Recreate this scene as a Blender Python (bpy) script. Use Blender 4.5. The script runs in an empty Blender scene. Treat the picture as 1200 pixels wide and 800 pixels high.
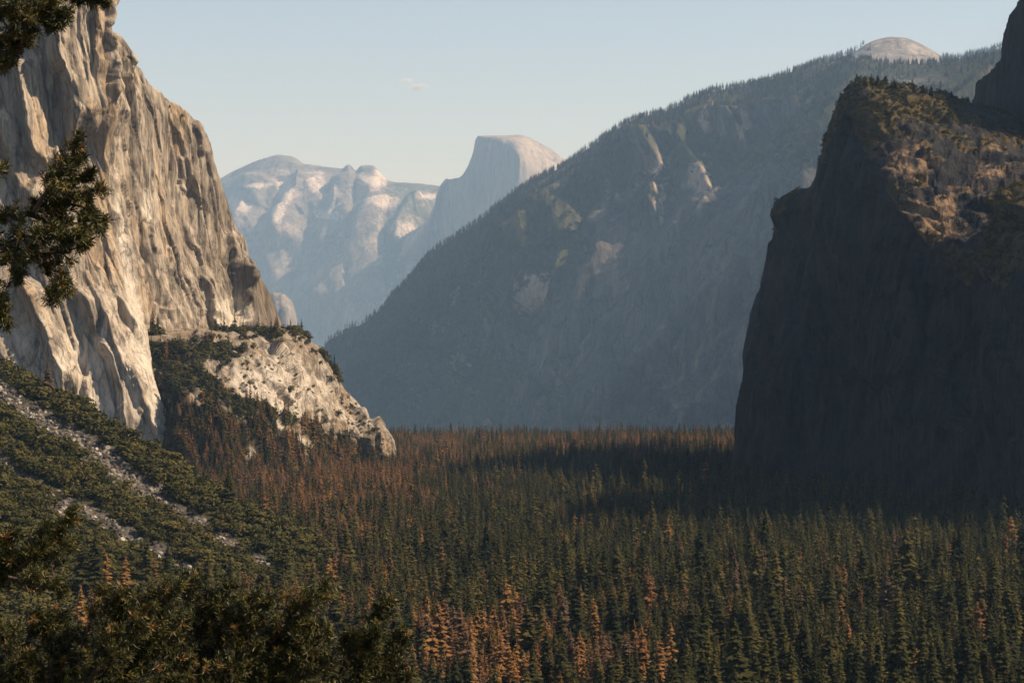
import bpy, math, random
import numpy as np
from mathutils import Vector
from mathutils.bvhtree import BVHTree

# ------------------------------------------------------------------ camera, light, air
SC = bpy.context.scene
COL = SC.collection
F = 2865.0            # focal length in photograph pixels (1200 wide)
CX, HY = 600.0, 435.0  # principal column and horizon row of the photograph
FLOOR = -150.0        # valley floor below the viewpoint

cam = bpy.data.cameras.new("camera")
cam.sensor_width = 36.0
cam.lens = F / 1200 * 36
cam.shift_y = (HY - 400) / 1200
cam.clip_start = 0.5
cam.clip_end = 200000
camo = bpy.data.objects.new("camera", cam)
camo.location = (0, 0, 0)
camo.rotation_euler = (math.pi / 2, 0, 0)
COL.objects.link(camo)
SC.camera = camo

SUN_AZ, SUN_EL = 97.0, 43.0     # degrees clockwise from the view direction / above the horizon
SUN_STR, SKY_STR, EXPO = 4.6, 0.066, 0.92
HAZE = 1.55e-5
FR, FD, FC, FT = 3.4, 3.9, 3.75, 3.1     # how far out the valley wall, half dome, massif and small tower stand
w = bpy.data.worlds.new("World")
SC.world = w
w.use_nodes = True
nt = w.node_tree
sky = nt.nodes.new("ShaderNodeTexSky")
sky.sky_type = 'NISHITA'
sky.sun_disc = False
sky.sun_elevation = math.radians(SUN_EL)
sky.sun_rotation = math.radians(SUN_AZ)
sky.altitude = 1300
sky.air_density = 1.35
sky.dust_density = 0.5
sky.ozone_density = 1.0
bg = nt.nodes["Background"]
bg.inputs[1].default_value = SKY_STR
wb = nt.nodes.new("ShaderNodeMix")          # slight white balance of the whole sky
wb.data_type = 'RGBA'; wb.blend_type = 'MULTIPLY'; wb.inputs[0].default_value = 1.0
wb.inputs[7].default_value = (1.055, 0.972, 1.025, 1)
nt.links.new(sky.outputs[0], wb.inputs[6])
nt.links.new(wb.outputs[2], bg.inputs[0])

sl = bpy.data.lights.new("sun", 'SUN')
sl.energy = SUN_STR
sl.angle = math.radians(0.5)
sl.color = (1.0, 0.85, 0.66)
so = bpy.data.objects.new("sun", sl)
_a, _e = math.radians(SUN_AZ), math.radians(SUN_EL)
SUN = Vector((math.sin(_a) * math.cos(_e), math.cos(_a) * math.cos(_e), math.sin(_e)))
so.rotation_euler = SUN.to_track_quat('Z', 'Y').to_euler()
so.location = (0, 0, 500)
COL.objects.link(so)

vs = SC.view_settings
vs.view_transform = 'Standard'
vs.look = 'None'
vs.exposure = EXPO
vs.gamma = 1.0
vs.use_curve_mapping = False
SC.cycles.max_bounces = 5
SC.cycles.diffuse_bounces = 2
SC.cycles.glossy_bounces = 1
SC.cycles.transmission_bounces = 1
SC.cycles.transparent_max_bounces = 4
SC.cycles.volume_bounces = 0
SC.cycles.use_denoising = True

RNG = np.random.default_rng(11)

# ------------------------------------------------------------------ helpers
def at(px, py, D):
    return np.array([(px - CX) / F * D, D, (HY - py) / F * D])

def proj(P):
    return CX + P[..., 0] / P[..., 1] * F, HY - P[..., 2] / P[..., 1] * F

_PERM = {}
def _perm(seed):
    if seed not in _PERM:
        p = np.random.default_rng(seed).permutation(256).astype(np.int32)
        _PERM[seed] = np.concatenate([p, p, p[:2]])
    return _PERM[seed]
_G = np.array([[1,1,0],[-1,1,0],[1,-1,0],[-1,-1,0],[1,0,1],[-1,0,1],[1,0,-1],[-1,0,-1],
               [0,1,1],[0,-1,1],[0,1,-1],[0,-1,-1],[1,1,0],[0,-1,1],[-1,1,0],[0,-1,-1]], np.float32)

def noise(x, y, z, seed=0):
    p = _perm(seed)
    x = np.asarray(x, np.float64); y = np.asarray(y, np.float64) + 0 * x; z = np.asarray(z, np.float64) + 0 * x
    x = x + 1000.37; y = y + 1000.71; z = z + 1000.13
    xf, yf, zf = np.floor(x), np.floor(y), np.floor(z)
    xi = xf.astype(np.int32) & 255; yi = yf.astype(np.int32) & 255; zi = zf.astype(np.int32) & 255
    fx = (x - xf).astype(np.float32); fy = (y - yf).astype(np.float32); fz = (z - zf).astype(np.float32)
    u = fx * fx * fx * (fx * (fx * 6 - 15) + 10)
    v = fy * fy * fy * (fy * (fy * 6 - 15) + 10)
    t = fz * fz * fz * (fz * (fz * 6 - 15) + 10)
    def g(dx, dy, dz):
        h = p[p[p[xi + dx] + yi + dy] + zi + dz] & 15
        gg = _G[h]
        return gg[..., 0] * (fx - dx) + gg[..., 1] * (fy - dy) + gg[..., 2] * (fz - dz)
    a = g(0,0,0) + u * (g(1,0,0) - g(0,0,0))
    b = g(0,1,0); b = b + u * (g(1,1,0) - b)
    c = g(0,0,1); c = c + u * (g(1,0,1) - c)
    d = g(0,1,1); d = d + u * (g(1,1,1) - d)
    a = a + v * (b - a)
    c = c + v * (d - c)
    return a + t * (c - a)

def fbm(x, y, z, o=4, seed=0, gain=0.5, ridged=False):
    s = 0; a = 1.0; f = 1.0; n = 0
    for k in range(o):
        v = noise(x * f, y * f, z * f, seed + k)
        if ridged:
            v = 1 - 2 * np.abs(v) * 1.6
        s = s + a * v; n += a
        a *= gain; f *= 2.03
    return s / n

def terrace(q, n, sharp=0.22):
    """turn a smooth field into flat sheets with crisp edges, like flaking granite"""
    q = np.asarray(q) * n
    f = np.floor(q)
    return (f + ss(q - f, 0.5 - sharp, 0.5 + sharp)) / n

def facets(u, v, cw, ch, A, tilt, seed, soft=None):
    """jointed rock: every irregular cell is a plane of its own offset (A metres) and tilt; edges narrow but not knife-thin"""
    soft = soft or min(0.28, max(0.05, 2.4 / cw))
    p = _perm(seed); R = np.random.default_rng(seed + 7).random((256, 5))
    gu = np.asarray(u) / cw; gv = np.asarray(v) / ch
    iu = np.floor(gu).astype(np.int64); iv = np.floor(gv).astype(np.int64)
    d1 = np.full(gu.shape, 1e9); v1 = np.zeros(gu.shape); d2 = d1.copy(); v2 = v1.copy()
    for a in (-1, 0, 1):
        for b in (-1, 0, 1):
            r = R[p[(p[(iu + a) & 255] + iv + b) & 255]]
            du = gu - (iu + a + 0.1 + 0.8 * r[..., 0]); dv = gv - (iv + b + 0.1 + 0.8 * r[..., 1])
            d = np.sqrt(du * du + dv * dv)
            val = A * (2 * r[..., 2] - 1) + tilt * ((2 * r[..., 3] - 1) * du * cw + 0.6 * (2 * r[..., 4] - 1) * dv * ch)
            m_ = d < d1
            n_ = ~m_ & (d < d2)
            d2 = np.where(m_, d1, np.where(n_, d, d2)); v2 = np.where(m_, v1, np.where(n_, val, v2))
            d1 = np.where(m_, d, d1); v1 = np.where(m_, val, v1)
    t = 0.5 + 0.5 * ss(d2 - d1, 0, soft)
    return v1 * t + v2 * (1 - t)

def ss(x, a, b):
    t = np.clip((x - a) / (b - a), 0, 1)
    return t * t * (3 - 2 * t)

def gauss(px, py, cx, cy, sx, sy):
    return np.exp(-((px - cx) / sx) ** 2 - ((py - cy) / sy) ** 2)

def _interp(A, counts):
    """monotone cubic interpolation of A along axis 0, counts[i] samples per span"""
    d = A[1:] - A[:-1]
    m = np.zeros_like(A)
    prod = d[1:] * d[:-1]
    with np.errstate(divide='ignore', invalid='ignore'):
        hm = np.where(prod > 0, 2 * prod / (d[1:] + d[:-1]), 0)
    m[1:-1] = np.nan_to_num(hm)
    m[0], m[-1] = d[0], d[-1]
    out = []
    for i, n in enumerate(counts):
        t = np.linspace(0, 1, n, endpoint=False)
        if i == len(counts) - 1:
            t = np.linspace(0, 1, n + 1)
        t = t.reshape((-1,) + (1,) * (A.ndim - 1))
        h00 = 2 * t**3 - 3 * t**2 + 1; h10 = t**3 - 2 * t**2 + t
        h01 = -2 * t**3 + 3 * t**2; h11 = t**3 - t**2
        out.append(h00 * A[i] + h10 * m[i] + h01 * A[i + 1] + h11 * m[i + 1])
    return np.concatenate(out, 0)

def loft(net, rc, cc):
    A = np.array([[at(*p) for p in row] for row in net])       # R,K,3
    A = _interp(A, rc)
    A = _interp(A.transpose(1, 0, 2), cc).transpose(1, 0, 2)
    return A

def grid_normals(P, toward=Vector((0, -1, 0.3))):
    du = np.gradient(P, axis=1); dv = np.gradient(P, axis=0)
    N = np.cross(du, dv)
    L = np.linalg.norm(N, axis=-1, keepdims=True)
    N = N / np.maximum(L, 1e-9)
    if np.mean(N @ np.array(toward)) < 0:
        N = -N
    return N

def rib(px, py, path, A, wl, wr, fade=0.18):
    """a proud edge along a path: steep on its left (wl px), fading out to its right (wr px)"""
    path = np.array(sorted(path, key=lambda q: q[1]), float)
    cx = np.interp(py, path[:, 1], path[:, 0])
    d = px - cx
    y0, y1 = path[0, 1], path[-1, 1]
    e = fade * (y1 - y0)
    env = ss(py, y0, y0 + e) * (1 - ss(py, y1 - e, y1))
    prof = np.where(d < 0, 1 - ss(-d, 0, wl), 1 - np.clip(d / wr, 0, 1)) 
    return A * env * prof

def link(o, parent=None):
    COL.objects.link(o)
    if parent is not None:
        o.parent = parent
    return o

def tag(o, label=None, cat=None, group=None, kind=None):
    if label: o['label'] = label
    if cat: o['category'] = cat
    if group: o['group'] = group
    if kind: o['kind'] = kind
    return o

def mesh_np(name, V, Fc, mats, attrs=None, smooth=True, matidx=None):
    V = np.asarray(V, np.float32).reshape(-1, 3)
    Fc = np.asarray(Fc, np.int32)
    n, k = Fc.shape
    me = bpy.data.meshes.new(name)
    me.vertices.add(len(V)); me.vertices.foreach_set("co", V.ravel())
    me.loops.add(n * k); me.loops.foreach_set("vertex_index", Fc.ravel())
    me.polygons.add(n)
    me.polygons.foreach_set("loop_start", np.arange(0, n * k, k, dtype=np.int32))
    if matidx is not None:
        me.polygons.foreach_set("material_index", np.asarray(matidx, np.int32))
    me.polygons.foreach_set("use_smooth", np.full(n, smooth))
    for a, v in (attrs or {}).items():
        at_ = me.attributes.new(a, 'FLOAT', 'POINT')
        at_.data.foreach_set("value", np.asarray(v, np.float32).ravel())
    for m in (mats if isinstance(mats, (list, tuple)) else [mats]):
        me.materials.append(m)
    me.update(calc_edges=True)
    return me

def grid_faces(nr, nc):
    i = np.arange(nr * nc).reshape(nr, nc)
    return np.stack([i[:-1, :-1], i[1:, :-1], i[1:, 1:], i[:-1, 1:]], -1).reshape(-1, 4)

SURF = {}
def mountain(name, net, rc, cc, disp, attrs, mat, label, cat):
    P = loft(net, rc, cc)
    N = grid_normals(P)
    px, py = proj(P)
    Dv = disp(P, N, px, py)
    if Dv.ndim == 2:
        Dv = Dv[..., None] * N
    P2 = P + Dv
    N2 = grid_normals(P2)
    px, py = proj(P2)
    at_ = attrs(P2, N2, px, py)
    Fc = grid_faces(*P2.shape[:2])
    me = mesh_np(name, P2, Fc, mat, at_)
    o = link(bpy.data.objects.new(name, me))
    tag(o, label, cat, None, 'structure')
    SURF[label] = (P2, N2, px, py, at_)
    return o, P2, N2, px, py, at_

# ------------------------------------------------------------------ materials
def new_mat(name):
    m = bpy.data.materials.new(name)
    m.use_nodes = True
    n = m.node_tree.nodes; l = m.node_tree.links
    b = n["Principled BSDF"]
    b.inputs["Roughness"].default_value = 0.9
    b.inputs["Specular IOR Level"].default_value = 0.15
    return m, n, l, b

def _noise(n, l, vec, scale, detail=5, rough=0.55, dist=0.0):
    t = n.new("ShaderNodeTexNoise")
    t.inputs["Scale"].default_value = scale
    t.inputs["Detail"].default_value = detail
    t.inputs["Roughness"].default_value = rough
    t.inputs["Distortion"].default_value = dist
    l.new(vec, t.inputs["Vector"])
    return t.outputs[0]

def _ramp(n, l, fac, stops):
    r = n.new("ShaderNodeValToRGB")
    cr = r.color_ramp
    while len(cr.elements) < len(stops):
        cr.elements.new(0.5)
    for e, (p, c) in zip(cr.elements, stops):
        e.position = p
        e.color = (c[0], c[1], c[2], 1) if not isinstance(c, (int, float)) else (c, c, c, 1)
    l.new(fac, r.inputs[0])
    return r.outputs[0]

def _mix(n, l, fac, a, b, mode='MIX'):
    m = n.new("ShaderNodeMix"); m.data_type = 'RGBA'; m.blend_type = mode
    if isinstance(fac, float): m.inputs[0].default_value = fac
    else: l.new(fac, m.inputs[0])
    for s, v in ((6, a), (7, b)):
        if isinstance(v, tuple): m.inputs[s].default_value = (*v, 1)
        else: l.new(v, m.inputs[s])
    return m.outputs[2]

def _math(n, l, op, a, b):
    m = n.new("ShaderNodeMath"); m.operation = op
    for s, v in ((0, a), (1, b)):
        if isinstance(v, (int, float)): m.inputs[s].default_value = v
        else: l.new(v, m.inputs[s])
    return m.outputs[0]

def _attr(n, name):
    a = n.new("ShaderNodeAttribute"); a.attribute_name = name
    return a.outputs["Fac"]

def _map(n, l, vec, scale, rot=(0, 0, 0)):
    m = n.new("ShaderNodeMapping")
    m.inputs["Scale"].default_value = scale
    m.inputs["Rotation"].default_value = rot
    l.new(vec, m.inputs[0])
    return m.outputs[0]

def rock_mat(name, light, mid, dark_c, pale_c, veg_c, veg2_c, unit, streak=0.6, bump=1.0, stain=(0.34, 0.22, 0.11), upright=0.35):
    """granite with vertical water streaks; attributes veg / pale / dark lay the zones out; unit = metres of the middle grain"""
    m, n, l, b = new_mat(name)
    geo = n.new("ShaderNodeNewGeometry")
    pos = geo.outputs["Position"]
    big = _noise(n, l, pos, 0.12 / unit, 5, 0.6)
    fine = _noise(n, l, _map(n, l, pos, (1, 1, upright)), 1.0 / unit, 7, 0.65)
    col = _mix(n, l, _ramp(n, l, big, [(0.42, 0.0), (0.58, 1.0)]), light, mid)
    st = _noise(n, l, _map(n, l, pos, (1, 1, 0.07)), 0.55 / unit, 5, 0.6, 0.4)
    stf = _ramp(n, l, st, [(0.47, 0.0), (0.60, 1.0)])
    col = _mix(n, l, _math(n, l, 'MULTIPLY', stf, streak), col, dark_c)
    st2 = _noise(n, l, _map(n, l, pos, (1, 1, 0.12)), 0.2 / unit, 4, 0.55, 0.3)
    stf2 = _ramp(n, l, st2, [(0.52, 0.0), (0.62, 1.0)])
    col = _mix(n, l, _math(n, l, 'MULTIPLY', stf2, 0.45), col, stain)
    # zones
    dk = _math(n, l, 'MULTIPLY', _attr(n, "dark"), _ramp(n, l, st, [(0.3, 0.55), (0.6, 1.0)]))
    col = _mix(n, l, dk, col, dark_c)
    pl = _math(n, l, 'ADD', _attr(n, "pale"), _math(n, l, 'MULTIPLY', _math(n, l, 'SUBTRACT', fine, 0.5), 0.5))
    col = _mix(n, l, _ramp(n, l, pl, [(0.35, 0.0), (0.6, 1.0)]), col, pale_c)
    fr = _ramp(n, l, fine, [(0.36, 0.68), (0.5, 1.0), (0.64, 1.15)])
    col = _mix(n, l, 1.0, col, fr, 'MULTIPLY')
    # joints and cracks: long thin dark lines between upright slabs
    wv = n.new("ShaderNodeVectorMath"); wv.operation = 'MULTIPLY_ADD'
    nv = n.new("ShaderNodeTexNoise"); nv.inputs["Scale"].default_value = 0.25 / unit; nv.inputs["Detail"].default_value = 3
    l.new(pos, nv.inputs["Vector"]); l.new(nv.outputs["Color"], wv.inputs[0])
    wv.inputs[1].default_value = (unit * 2, unit * 2, unit * 9); l.new(pos, wv.inputs[2])
    crk = None
    for sc_, zs, ry in ((0.32, 0.085, 0.10), (0.80, 0.13, -0.2)):
        vo = n.new("ShaderNodeTexVoronoi"); vo.feature = 'DISTANCE_TO_EDGE'
        vo.inputs["Scale"].default_value = sc_ / unit
        l.new(_map(n, l, wv.outputs[0], (1, 1, zs), (0, ry, 0)), vo.inputs["Vector"])
        c_ = _ramp(n, l, vo.outputs["Distance"], [(0.0, 0.42), (0.04, 0.85), (0.08, 1.0)])
        crk = c_ if crk is None else _mix(n, l, 1.0, crk, c_, 'MULTIPLY')
    gate = _ramp(n, l, _noise(n, l, pos, 0.16 / unit, 3, 0.5), [(0.40, 0.25), (0.58, 1.0)])
    col = _mix(n, l, gate, col, _mix(n, l, 1.0, col, crk, 'MULTIPLY'))
    vn = _noise(n, l, pos, 0.5 / unit, 6, 0.7)
    vf = _math(n, l, 'ADD', _attr(n, "veg"), _math(n, l, 'MULTIPLY', _math(n, l, 'SUBTRACT', vn, 0.5), 1.6))
    vf = _ramp(n, l, vf, [(0.42, 0.0), (0.56, 1.0)])
    vc = _mix(n, l, _ramp(n, l, fine, [(0.35, 0.0), (0.65, 1.0)]), veg_c, veg2_c)
    col = _mix(n, l, vf, col, vc)
    l.new(col, b.inputs["Base Color"])
    bn = _math(n, l, 'ADD', fine, _math(n, l, 'MULTIPLY', st, 0.8))
    bp = n.new("ShaderNodeBump")
    bp.inputs["Strength"].default_value = 0.9
    bp.inputs["Distance"].default_value = unit * 0.5 * bump
    l.new(bn, bp.inputs["Height"])
    l.new(bp.outputs[0], b.inputs["Normal"])
    b.inputs["Roughness"].default_value = 0.95
    b.inputs["Specular IOR Level"].default_value = 0.08
    return m

def foliage_mat(name, c1, c2, c3, rnd=True):
    m, n, l, b = new_mat(name)
    oi = n.new("ShaderNodeObjectInfo")
    col = _ramp(n, l, oi.outputs["Random"], [(0.0, c1), (0.55, c2), (1.0, c3)])
    tc = n.new("ShaderNodeTexCoord")
    no = _noise(n, l, tc.outputs["Object"], 9.0, 3, 0.6)
    col = _mix(n, l, 1.0, col, _ramp(n, l, no, [(0.3, 0.6), (0.7, 1.35)]), 'MULTIPLY')
    l.new(col, b.inputs["Base Color"])
    b.inputs["Specular IOR Level"].default_value = 0.05
    return m

M = {}
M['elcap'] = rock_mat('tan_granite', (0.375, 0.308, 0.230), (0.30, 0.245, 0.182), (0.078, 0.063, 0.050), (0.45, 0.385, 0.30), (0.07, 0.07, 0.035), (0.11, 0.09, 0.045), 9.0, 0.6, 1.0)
M['shoulder'] = rock_mat('pale_granite', (0.30, 0.25, 0.19), (0.235, 0.185, 0.13), (0.10, 0.082, 0.062), (0.42, 0.36, 0.285), (0.06, 0.055, 0.026), (0.12, 0.085, 0.042), 8.0, 0.5, 1.2)
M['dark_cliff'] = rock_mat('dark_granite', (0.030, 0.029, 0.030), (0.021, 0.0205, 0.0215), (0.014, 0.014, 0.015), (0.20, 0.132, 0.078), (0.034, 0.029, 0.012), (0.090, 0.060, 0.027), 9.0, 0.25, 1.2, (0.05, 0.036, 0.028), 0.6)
M['ridge'] = rock_mat('ridge_granite', (0.105, 0.094, 0.083), (0.075, 0.067, 0.06), (0.04, 0.036, 0.033), (0.30, 0.235, 0.175), (0.022, 0.024, 0.011), (0.06, 0.055, 0.023), 40.0, 0.5, 1.0, (0.26, 0.21, 0.16))
M['far'] = rock_mat('far_granite', (0.21, 0.193, 0.172), (0.165, 0.152, 0.14), (0.11, 0.103, 0.096), (0.46, 0.415, 0.36), (0.045, 0.055, 0.04), (0.08, 0.08, 0.055), 70.0, 0.4, 1.0, (0.4, 0.34, 0.28))
M['dome'] = rock_mat('dome_granite', (0.31, 0.27, 0.225), (0.25, 0.215, 0.18), (0.14, 0.125, 0.11), (0.42, 0.36, 0.30), (0.05, 0.055, 0.035), (0.08, 0.08, 0.055), 80.0, 0.5, 0.8, (0.42, 0.34, 0.27))
M['talus'] = rock_mat('talus_slope', (0.11, 0.095, 0.075), (0.08, 0.067, 0.05), (0.04, 0.034, 0.028), (0.2, 0.175, 0.14), (0.03, 0.033, 0.014), (0.055, 0.05, 0.022), 5.0, 0.2, 1.0, (0.18, 0.14, 0.1))

m, n, l, b = new_mat('forest_floor')
g = n.new("ShaderNodeNewGeometry")
l.new(_ramp(n, l, _noise(n, l, g.outputs["Position"], 0.05, 6), [(0.35, (0.02, 0.018, 0.009)), (0.65, (0.05, 0.036, 0.02))]), b.inputs["Base Color"])
M['floor'] = m
M['green'] = foliage_mat('conifer_needles', (0.013, 0.0145, 0.0055), (0.030, 0.0285, 0.0085), (0.066, 0.052, 0.0145))
M['rust'] = foliage_mat('dead_needles', (0.070, 0.048, 0.032), (0.120, 0.055, 0.021), (0.19, 0.096, 0.029))
M['shrub'] = foliage_mat('shrub_leaves', (0.034, 0.033, 0.010), (0.052, 0.046, 0.013), (0.080, 0.063, 0.018))
M['gold'] = foliage_mat('autumn_leaves', (0.20, 0.15, 0.04), (0.16, 0.13, 0.05), (0.28, 0.17, 0.05))
m, n, l, b = new_mat('bark')
g = n.new("ShaderNodeTexCoord")
l.new(_ramp(n, l, _noise(n, l, g.outputs["Object"], 14.0, 4), [(0.3, (0.04, 0.028, 0.02)), (0.7, (0.12, 0.085, 0.06))]), b.inputs["Base Color"])
M['bark'] = m
m, n, l, b = new_mat('boulder_granite')
g = n.new("ShaderNodeTexCoord"); oi = n.new("ShaderNodeObjectInfo")
c = _ramp(n, l, oi.outputs["Random"], [(0.0, (0.06, 0.048, 0.036)), (0.6, (0.125, 0.102, 0.076)), (0.9, (0.26, 0.22, 0.17)), (1.0, (0.38, 0.33, 0.26))])
l.new(_mix(n, l, 1.0, c, _ramp(n, l, _noise(n, l, g.outputs["Object"], 2.5, 5), [(0.3, 0.6), (0.7, 1.2)]), 'MULTIPLY'), b.inputs["Base Color"])
M['boulder'] = m

# ------------------------------------------------------------------ far mountains
zero = lambda P: np.zeros(P.shape[:2])

# Clouds Rest massif
_cr = [(180, 262), (262, 209), (285, 197), (310, 188), (327, 183), (341, 185), (355, 192), (380, 197), (400, 199), (408, 195), (417, 202), (425, 195), (436, 195), (446, 205), (457, 213), (485, 216), (513, 219), (560, 232), (640, 260)]
K = len(_cr)
def _row(ys, D):
    return [(p[0], y, d) for p, y, d in zip(_cr, ys, D)]
D0 = np.interp([p[0] for p in _cr], [180, 330, 440, 640], np.array([17800, 17000, 16200, 15500]) * FC)
c_y = np.array([p[1] for p in _cr], float)
net = [
    _row(c_y + 40, D0 + 2200 * FC),
    _row(c_y, D0),
    _row(c_y * 0.80 + 0.20 * 330, D0 - 500 * FC),
    _row(c_y * 0.45 + 0.55 * 350, D0 - 1150 * FC),
    _row(np.interp([p[0] for p in _cr], [180, 400, 640], [400, 415, 420]), D0 - 2100 * FC),
    _row(np.full(K, 474.0), D0 - 2600 * FC),
]
def d_cr(P, N, px, py):
    X, Y, Z = P[..., 0] / 1000 / FC, P[..., 1] / 1000 / FC, P[..., 2] / 1000 / FC
    q = X + 0.35 * Z
    big = fbm(q * 1.5, Y * 0.5, Z * 0.45, 5, 31, 0.5, True)
    sm = fbm(X * 6, Y * 6, Z * 4, 4, 35)
    fade = 0.10 + 0.90 * ss(py - np.interp(px, [p_[0] for p_ in _cr], c_y), 2, 45)
    d = 60 * big * fade + (facets(X + 0.9 * Z + 0.15 * fbm(X * 3, Y * 3, Z * 3, 3, 32), Z - 0.5 * X, 0.55, 0.7, 40, 240, 641) + facets(X + 0.8 * Z, Z - 0.4 * X, 0.2, 0.26, 13, 220, 642)) * fade + 22 * sm + 12 * terrace(fbm(X * 9 + Z * 4, Y * 4, Z * 6, 3, 37), 4, 0.2) * (0.35 + 0.65 * fade)
    # spurs running down to the right, with a bright right side
    for path, A, wl, wr in (
        ([(300, 200), (297, 240), (283, 290), (262, 330)], 90, 26, 40),
        ([(358, 200), (352, 235), (338, 262), (330, 300)], 120, 22, 45),
        ([(408, 200), (402, 232), (392, 262), (372, 300)], 90, 16, 40),
        ([(444, 215), (446, 250), (430, 300), (395, 350), (355, 400)], 120, 20, 60),
        ([(500, 225), (492, 262), (470, 300), (440, 340)], 90, 20, 40)):
        d = d + rib(px, py, path, A, wl, wr)
    return d * FC
def a_cr(P, N, px, py):
    X, Y, Z = P[..., 0] / 1000 / FC, P[..., 1] / 1000 / FC, P[..., 2] / 1000 / FC
    nz = fbm(X * 7, Y * 3.5, Z * 5 + X * 3, 5, 41)
    px = px + 16 * fbm(X * 2.5, Y * 2.5, Z * 2.5, 4, 43); py = py + 16 * fbm(X * 2.5, Y * 2.5, Z * 2.5, 4, 45)
    pale = np.zeros(px.shape)
    for cx, cy, sx, sy in ((279, 242, 13, 13), (333, 222, 14, 26), (326, 252, 10, 18), (372, 214, 14, 16), (437, 214, 16, 11), (446, 238, 24, 9), (386, 250, 24, 7), (472, 263, 16, 9), (300, 214, 18, 4), (500, 228, 12, 5)):  # pale granite slabs, with their sunlit look painted in too
        pale = np.maximum(pale, 0.85 * gauss(px, py, cx, cy, sx, sy))
    pale = pale + nz * 0.45
    veg = 0.40 + 0.6 * nz - pale * 0.7 + 0.25 * ss(py, 205, 225) * (px > 450) - 0.15 * ss(py, 300, 360)
    return {'veg': veg, 'pale': pale, 'dark': 0.25 * (nz > 0)}
mountain('mountain', net, [4, 40, 45, 40, 12], [20] + [14] * (K - 2) , d_cr, a_cr, M['far'], 'distant hazy blue granite massif with pale slabs left of the half dome', 'mountain')

# Half Dome
cres = [(470, 300), (502, 258), (511, 234), (520, 216), (525, 211), (537, 208), (544, 201), (551, 188), (555, 174), (557, 164), (562, 160), (576, 160), (590, 160), (607, 159), (620, 162), (634, 169), (648, 177), (662, 187), (720, 235)]
edge = [(468, 305), (501, 264), (510, 242), (520, 224), (525, 217), (537, 214), (545, 208), (552, 196), (556, 184), (560, 173), (567, 167), (580, 168), (592, 172), (602, 178), (610, 190), (618, 201), (628, 215), (640, 232), (700, 280)]
K = len(cres)
f = np.linspace(0, 1, K)
Dc = np.full(K, 13500.0 * FD)
De = np.interp([p[0] for p in edge], [470, 557, 610, 700], np.array([13700, 13420, 12950, 12950]) * FD)
xm = [e[0] * 0.9 + 0.1 * 540 for e in edge]
net = [
    [(p[0], p[1] + 45, d + 900 * FD) for p, d in zip(cres, Dc)],
    [(p[0], p[1], d) for p, d in zip(cres, Dc)],
    [(p[0], p[1], d) for p, d in zip(edge, De)],
    [(x, 300 + 0.05 * (x - 470), d - 60 * FD) for x, d in zip(xm, De)],
    [(x - 10, 420, d - 500 * FD) for x, d in zip(xm, De)],
]
def d_hd(P, N, px, py):
    X, Y, Z = P[..., 0] / 1000 / FD, P[..., 1] / 1000 / FD, P[..., 2] / 1000 / FD
    d = facets(X * 0.6 - Y * 0.8, Z, 0.09, 0.5, 6, 90, 651) * ss(-N[..., 0], 0.2, 0.5) + 9 * fbm(X * 9, Y * 9, Z * 2.2, 4, 51) + 5 * fbm(X * 20, Y * 20, Z * 12, 3, 55)
    lower = ss(py, 225, 300)
    d = d * (1 + 1.5 * lower) + 60 * lower * fbm(X * 3, Y * 3, Z * 2, 4, 57, 0.5, True)
    return FD * d * (0.4 + 0.6 * ss(py, 165, 200))
def a_hd(P, N, px, py):
    nz = fbm(P[..., 0] / 200 / FD, P[..., 1] / 200 / FD, P[..., 2] / 200 / FD, 3, 61)
    veg = 0.9 * ss(py, 300, 330) * (0.6 + nz) - 0.3
    return {'veg': veg, 'pale': 0.25 + 0 * nz, 'dark': np.clip(0.75 * (1 - ss(N[..., 0], -0.35, -0.05)) + 0.5 * nz, 0, 1)}  # left-facing side painted darker to deepen its shade, plus random mottling
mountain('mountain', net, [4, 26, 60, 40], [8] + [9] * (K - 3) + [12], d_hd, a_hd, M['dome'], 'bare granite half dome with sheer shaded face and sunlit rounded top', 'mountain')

# little pale tower behind the big cliff
net = [
    [(x, y + 10, 9400 * FT) for x, y in ((300, 362), (312, 350), (320, 344), (330, 343), (340, 351), (347, 364), (352, 392), (354, 404))],
    [(x, y, 9000 * FT) for x, y in ((300, 360), (312, 349), (320, 343), (330, 343), (339, 350), (346, 362), (350, 388), (352, 400))],
    [(x, 362 if i < 6 else 392 + 8 * (i - 6), d * FT) for i, (x, d) in enumerate(zip((300, 312, 322, 331, 339, 346, 350, 352), (8960, 8920, 8880, 8870, 8890, 8930, 8980, 9000)))],
    [(x, 440, d * FT) for x, d in zip((296, 310, 322, 332, 341, 349, 356, 360), (8930, 8880, 8830, 8820, 8850, 8900, 8960, 9000))],
]
mountain('cliff', net, [4, 14, 40], [8] * 7,
         lambda P, N, px, py: FT * 14 * fbm(P[..., 0] / 40 / FT, P[..., 1] / 60 / FT, P[..., 2] / 160 / FT, 4, 71),
         lambda P, N, px, py: {'veg': zero(P) - 0.2, 'pale': zero(P) + 0.35, 'dark': zero(P) + 0.1},
         M['far'], 'small pale rounded rock tower peeping out behind the big sunlit cliff', 'cliff')

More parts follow.
